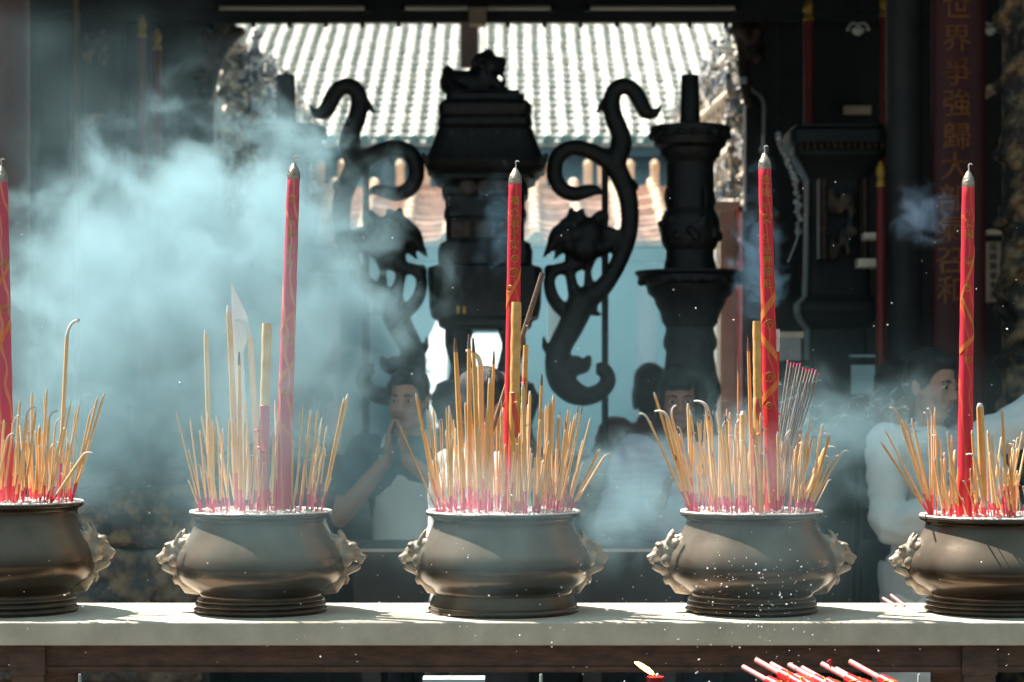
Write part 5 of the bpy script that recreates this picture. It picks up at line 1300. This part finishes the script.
# ------------------------------------------------------------------ smoke
SMOKE_COL = (.43, .655, .725)
def smoke_mat(name, dens, scale, lo, hi, col=SMOKE_COL, detail=6., edge=.9, stretch=(1, 1, 1), seed=0., warp=.0, g=.25):
    """density = smooth step of (noise + how deep inside the puff), so the edges fray into wisps"""
    m = bpy.data.materials.new(name); m.use_nodes = True; nt = m.node_tree; N, L = nt.nodes, nt.links
    for n in list(N): N.remove(n)
    out = N.new('ShaderNodeOutputMaterial'); vs = N.new('ShaderNodeVolumeScatter')
    vs.inputs['Color'].default_value = (*col, 1); vs.inputs['Anisotropy'].default_value = g
    tc = N.new('ShaderNodeTexCoord'); ge = N.new('ShaderNodeNewGeometry')
    ln = N.new('ShaderNodeVectorMath'); ln.operation = 'LENGTH'; L.new(tc.outputs['Object'], ln.inputs[0])
    fall = N.new('ShaderNodeMapRange')                    # 0 at the rim, edge at the centre
    fall.inputs['From Min'].default_value = 1.; fall.inputs['From Max'].default_value = .15
    fall.inputs['To Min'].default_value = -.28; fall.inputs['To Max'].default_value = edge-.28
    L.new(ln.outputs['Value'], fall.inputs['Value'])
    mp = N.new('ShaderNodeMapping'); mp.inputs['Scale'].default_value = stretch; mp.inputs['Location'].default_value = (seed, seed*.7, seed*1.3)
    L.new(ge.outputs['Position'], mp.inputs['Vector'])
    no = N.new('ShaderNodeTexNoise'); no.inputs['Scale'].default_value = scale; no.inputs['Detail'].default_value = detail
    no.inputs['Roughness'].default_value = .62; no.inputs['Distortion'].default_value = warp
    L.new(mp.outputs['Vector'], no.inputs['Vector'])
    ad = N.new('ShaderNodeMath'); ad.operation = 'MULTIPLY_ADD'; ad.inputs[1].default_value = .45
    L.new(fall.outputs['Result'], ad.inputs[0]); L.new(no.outputs['Fac'], ad.inputs[2])
    mr = N.new('ShaderNodeMapRange'); mr.interpolation_type = 'SMOOTHSTEP'
    mr.inputs['From Min'].default_value = lo; mr.inputs['From Max'].default_value = hi; mr.inputs['To Max'].default_value = dens
    L.new(ad.outputs[0], mr.inputs['Value'])
    rim = N.new('ShaderNodeMapRange'); rim.inputs['From Min'].default_value = 1.; rim.inputs['From Max'].default_value = .7
    L.new(ln.outputs['Value'], rim.inputs['Value'])
    mu = N.new('ShaderNodeMath'); mu.operation = 'MULTIPLY'; L.new(mr.outputs['Result'], mu.inputs[0]); L.new(rim.outputs['Result'], mu.inputs[1])
    va = N.new('ShaderNodeVolumeAbsorption'); va.inputs['Color'].default_value = (*col, 1); sm = N.new('ShaderNodeAddShader')
    L.new(mu.outputs[0], vs.inputs['Density']); L.new(mu.outputs[0], va.inputs['Density'])
    L.new(vs.outputs['Volume'], sm.inputs[0]); L.new(va.outputs['Volume'], sm.inputs[1]); L.new(sm.outputs[0], out.inputs['Volume'])
    MATS[name] = m; return m
NSM = [0]
def smoke(px, py, d, rx, ry, rz, label, dens, scale=2.2, lo=.42, hi=.85, ang=0., **k):
    """an ellipsoid puff; rx, rz in pixels at its distance, ry in metres"""
    NSM[0] += 1
    sm = smoke_mat(f'smoke_{NSM[0]}', dens, scale, lo, hi, seed=NSM[0]*3.7, **k)
    o = MB().ell((0,0,0), 1., u=24, v=14).build('smoke', [sm.name], None, P(px, py, d))
    o.scale = (rx*d/F, ry, rz*d/F); o.rotation_euler = (0, ang, 0)
    tag(o, label, 'smoke', kind='stuff'); return o
smoke(215, 290, 6.3, 290, .75, 260, 'thick pale smoke cloud above the pot under it', 5.0, 5.8, .525, .765, warp=.5, detail=10.)
smoke(90, 130, 6.5, 240, .6, 180, 'thin smoke rising high before the dark doors and red poles', .20, 4., .42, .84, warp=.4)
smoke(130, 430, 6.1, 180, .5, 120, 'pale smoke low between the cut-off pot and the smoky pot', 2.5, 5., .46, .82, warp=.4)
smoke(90, 330, 6.0, 210, .6, 240, 'smoke drifting between the cut-off pot and the smoky pot', 1.5, 4.6, .50, .84, warp=.35, detail=9.)
smoke(262, 420, 5.15, 150, .36, 200, 'haze wrapped around the sticks of the smoky pot', 1.7, 5., .46, .82, warp=.4)
smoke(200, 290, 4.85, 270, .3, 210, 'thin drifting smoke in front of the two joss sticks at the smoky side', .9, 5., .48, .84, warp=.4)
smoke(505, 480, 5.1, 120, .25, 75, 'pale smoke settling among the sticks of the middle pot', 1.1, 7., .46, .80, col=(.55,.70,.76))
smoke(752, 478, 5.1, 110, .25, 75, 'pale smoke settling among the sticks of the bundle pot', 1.2, 7., .46, .80, col=(.55,.70,.76))
smoke(262, 520, 4.95, 160, .28, 105, 'thin haze in front of the smoky pot', .55, 6., .40, .8)
smoke(505, 525, 4.95, 165, .28, 105, 'thin haze in front of the middle pot', .6, 6., .40, .8)
smoke(755, 535, 4.95, 150, .28, 100, 'thin haze in front of the pot with the fanned bundle', .4, 6., .40, .8)
smoke(400, 470, 6.0, 150, .45, 150, 'smoke drifting in front of the woman with raised hands', 1.1, 5., .50, .82, warp=.5)
smoke(640, 500, 5.9, 130, .35, 105, 'white smoke puff between the middle pot and the bundle pot', 2.6, 6.5, .53, .84, warp=.5)
smoke(800, 440, 5.7, 190, .35, 105, 'thin smoke above the fanned grey bundle', 1.7, 7., .53, .80, warp=.6)
smoke(905, 420, 5.8, 105, .3, 70, 'wispy smoke in front of the man in the pale tunic', 1.0, 6., .50, .82, warp=.9)
smoke(512, 500, 6.5, 900, .55, 240, 'thin even haze behind the whole row of pots', .07, 1.6, .2, .8)
smoke(757, 260, 5.3, 46, .1, 140, 'faint blue wisp trailing from the lettered joss stick', 2.6, 14., .56, .80, warp=1.6, col=(.30,.58,.80))
smoke(498, 225, 5.25, 40, .1, 95, 'faint blue wisp trailing beside the middle joss stick', 1.6, 14., .58, .82, warp=1.6, col=(.30,.58,.80))
smoke(925, 215, 5.3, 60, .1, 50, 'faint blue wisp blowing off the joss before the lettered board', 2.4, 14., .57, .80, warp=1.6, col=(.36,.55,.80))
smoke(515, 320, 12.9, 300, .9, 190, 'bluish haze hanging in the far sunlit courtyard', .30, 1., .2, .7, col=(.42, .78, .92))
# curled threads of smoke rising off the tips
thr = smoke_mat('smoke_thread', 60, 6, .1, .5)
thr.node_tree.nodes['Volume Scatter'].inputs['Density'].default_value = 20
thr.node_tree.nodes['Volume Absorption'].inputs['Density'].default_value = 0
for l in list(thr.node_tree.links):
    if l.to_socket.name == 'Density': thr.node_tree.links.remove(l)
def thread(px, py, seed, n, sp, lab):
    rng = random.Random(seed); m = MB()
    for k in range(n):
        x, y = px+rng.gauss(0, sp), py+rng.gauss(0, sp*.5); pts = []; ph = rng.uniform(0, 6); d = 5.2+rng.uniform(-.1, .12)
        for j in range(14):
            a = ph+j*.55; r = 2.5+.35*j
            pts.append(P(x+r*math.cos(a)*.8+j*1.2*rng.choice((1,1,.6)), y-j*1.6+r*math.sin(a)*.6, d+.004*j))
        m.tube(arc(pts, 3), [.0022+.0008*math.sin(i*.5) for i in range(13*3)]+[.0008], 6)
    o = centre(m.build('smoke_threads', ['smoke_thread']), P(px, py, 5.2)); tag(o, lab, 'smoke', kind='stuff')
thread(800, 415, 3, 14, 24, 'curling threads of smoke over the bundle pot sticks')
thread(885, 420, 5, 8, 16, 'curling threads of smoke before the pale tunic shoulder')
thread(70, 420, 6, 7, 18, 'curling threads of smoke over the cut-off pot beside the red column')
# specks of ash in the air, past counting
m = MB(); rng = random.Random(21)
for k in range(700):
    u = rng.random()
    if u < .35: px, py = rng.gauss(760, 45), rng.gauss(600, 45)
    elif u < .6: px, py = rng.gauss(500, 150), rng.gauss(560, 60)
    else: px, py = rng.uniform(0, 1024), rng.uniform(180, 670)
    d = rng.uniform(4.45, 4.85) if py > 560 else rng.uniform(4.7, 6.0)
    r = rng.choice((.0005, .0006, .0008, .0008, .001, .0016))
    p = P(px, py, d); a = Vector((rng.uniform(-1,1), rng.uniform(-1,1), rng.uniform(-1,1)))*r
    m.tube([p-a, p+a], r, 5)
o = centre(m.build('floating_ash', 'fleck'), P(512, 500, 5.0)); tag(o, 'tiny pale specks of ash floating in the air in front of the pots', 'ash', kind='stuff')

# ------------------------------------------------------------------ light
sun = bpy.data.lights.new('sun', 'SUN'); sun.energy = 15.5; sun.angle = math.radians(.6); sun.color = (1., .95, .87)
so = bpy.data.objects.new('sun', sun); COL.objects.link(so)
to_sun = Vector((-.44, .23, .87))
so.rotation_euler = to_sun.to_track_quat('Z', 'Y').to_euler(); so.location = to_sun*20
W = bpy.data.worlds.new('sky'); SC.world = W; W.use_nodes = True
N, L = W.node_tree.nodes, W.node_tree.links
bg = N['Background']; tc = N.new('ShaderNodeTexCoord'); sp = N.new('ShaderNodeSeparateXYZ'); cr = N.new('ShaderNodeValToRGB')
L.new(tc.outputs['Generated'], sp.inputs[0]); L.new(sp.outputs['Z'], cr.inputs['Fac'])
e = cr.color_ramp.elements; e[0].position = 0.; e[0].color = (.08, .12, .125, 1); e[1].position = .75; e[1].color = (.34, .55, .64, 1)
x = cr.color_ramp.elements.new(.25); x.color = (.19, .27, .30, 1)
L.new(cr.outputs['Color'], bg.inputs['Color']); bg.inputs['Strength'].default_value = 1.2

# ------------------------------------------------------------------ camera
cam = bpy.data.cameras.new('camera'); co = bpy.data.objects.new('camera', cam); COL.objects.link(co)
co.location = (0, 0, EYE); co.rotation_euler = (PI/2, 0, 0)
cam.sensor_width = 36; cam.lens = F/1024*36; cam.shift_y = (HZ-341)/1024
cam.dof.use_dof = True; cam.dof.focus_distance = 5.15; cam.dof.aperture_fstop = 4.0
cam.clip_end = 200
SC.camera = co
SC.view_settings.view_transform = 'Standard'; SC.view_settings.look = 'None'; SC.view_settings.exposure = 0.; SC.view_settings.gamma = 1.
SC.view_settings.use_curve_mapping = False
SC.cycles.volume_bounces = 1; SC.cycles.max_bounces = 8; SC.cycles.volume_step_rate = .6; SC.cycles.volume_preview_step_rate = .6
SC.cycles.use_denoising = True
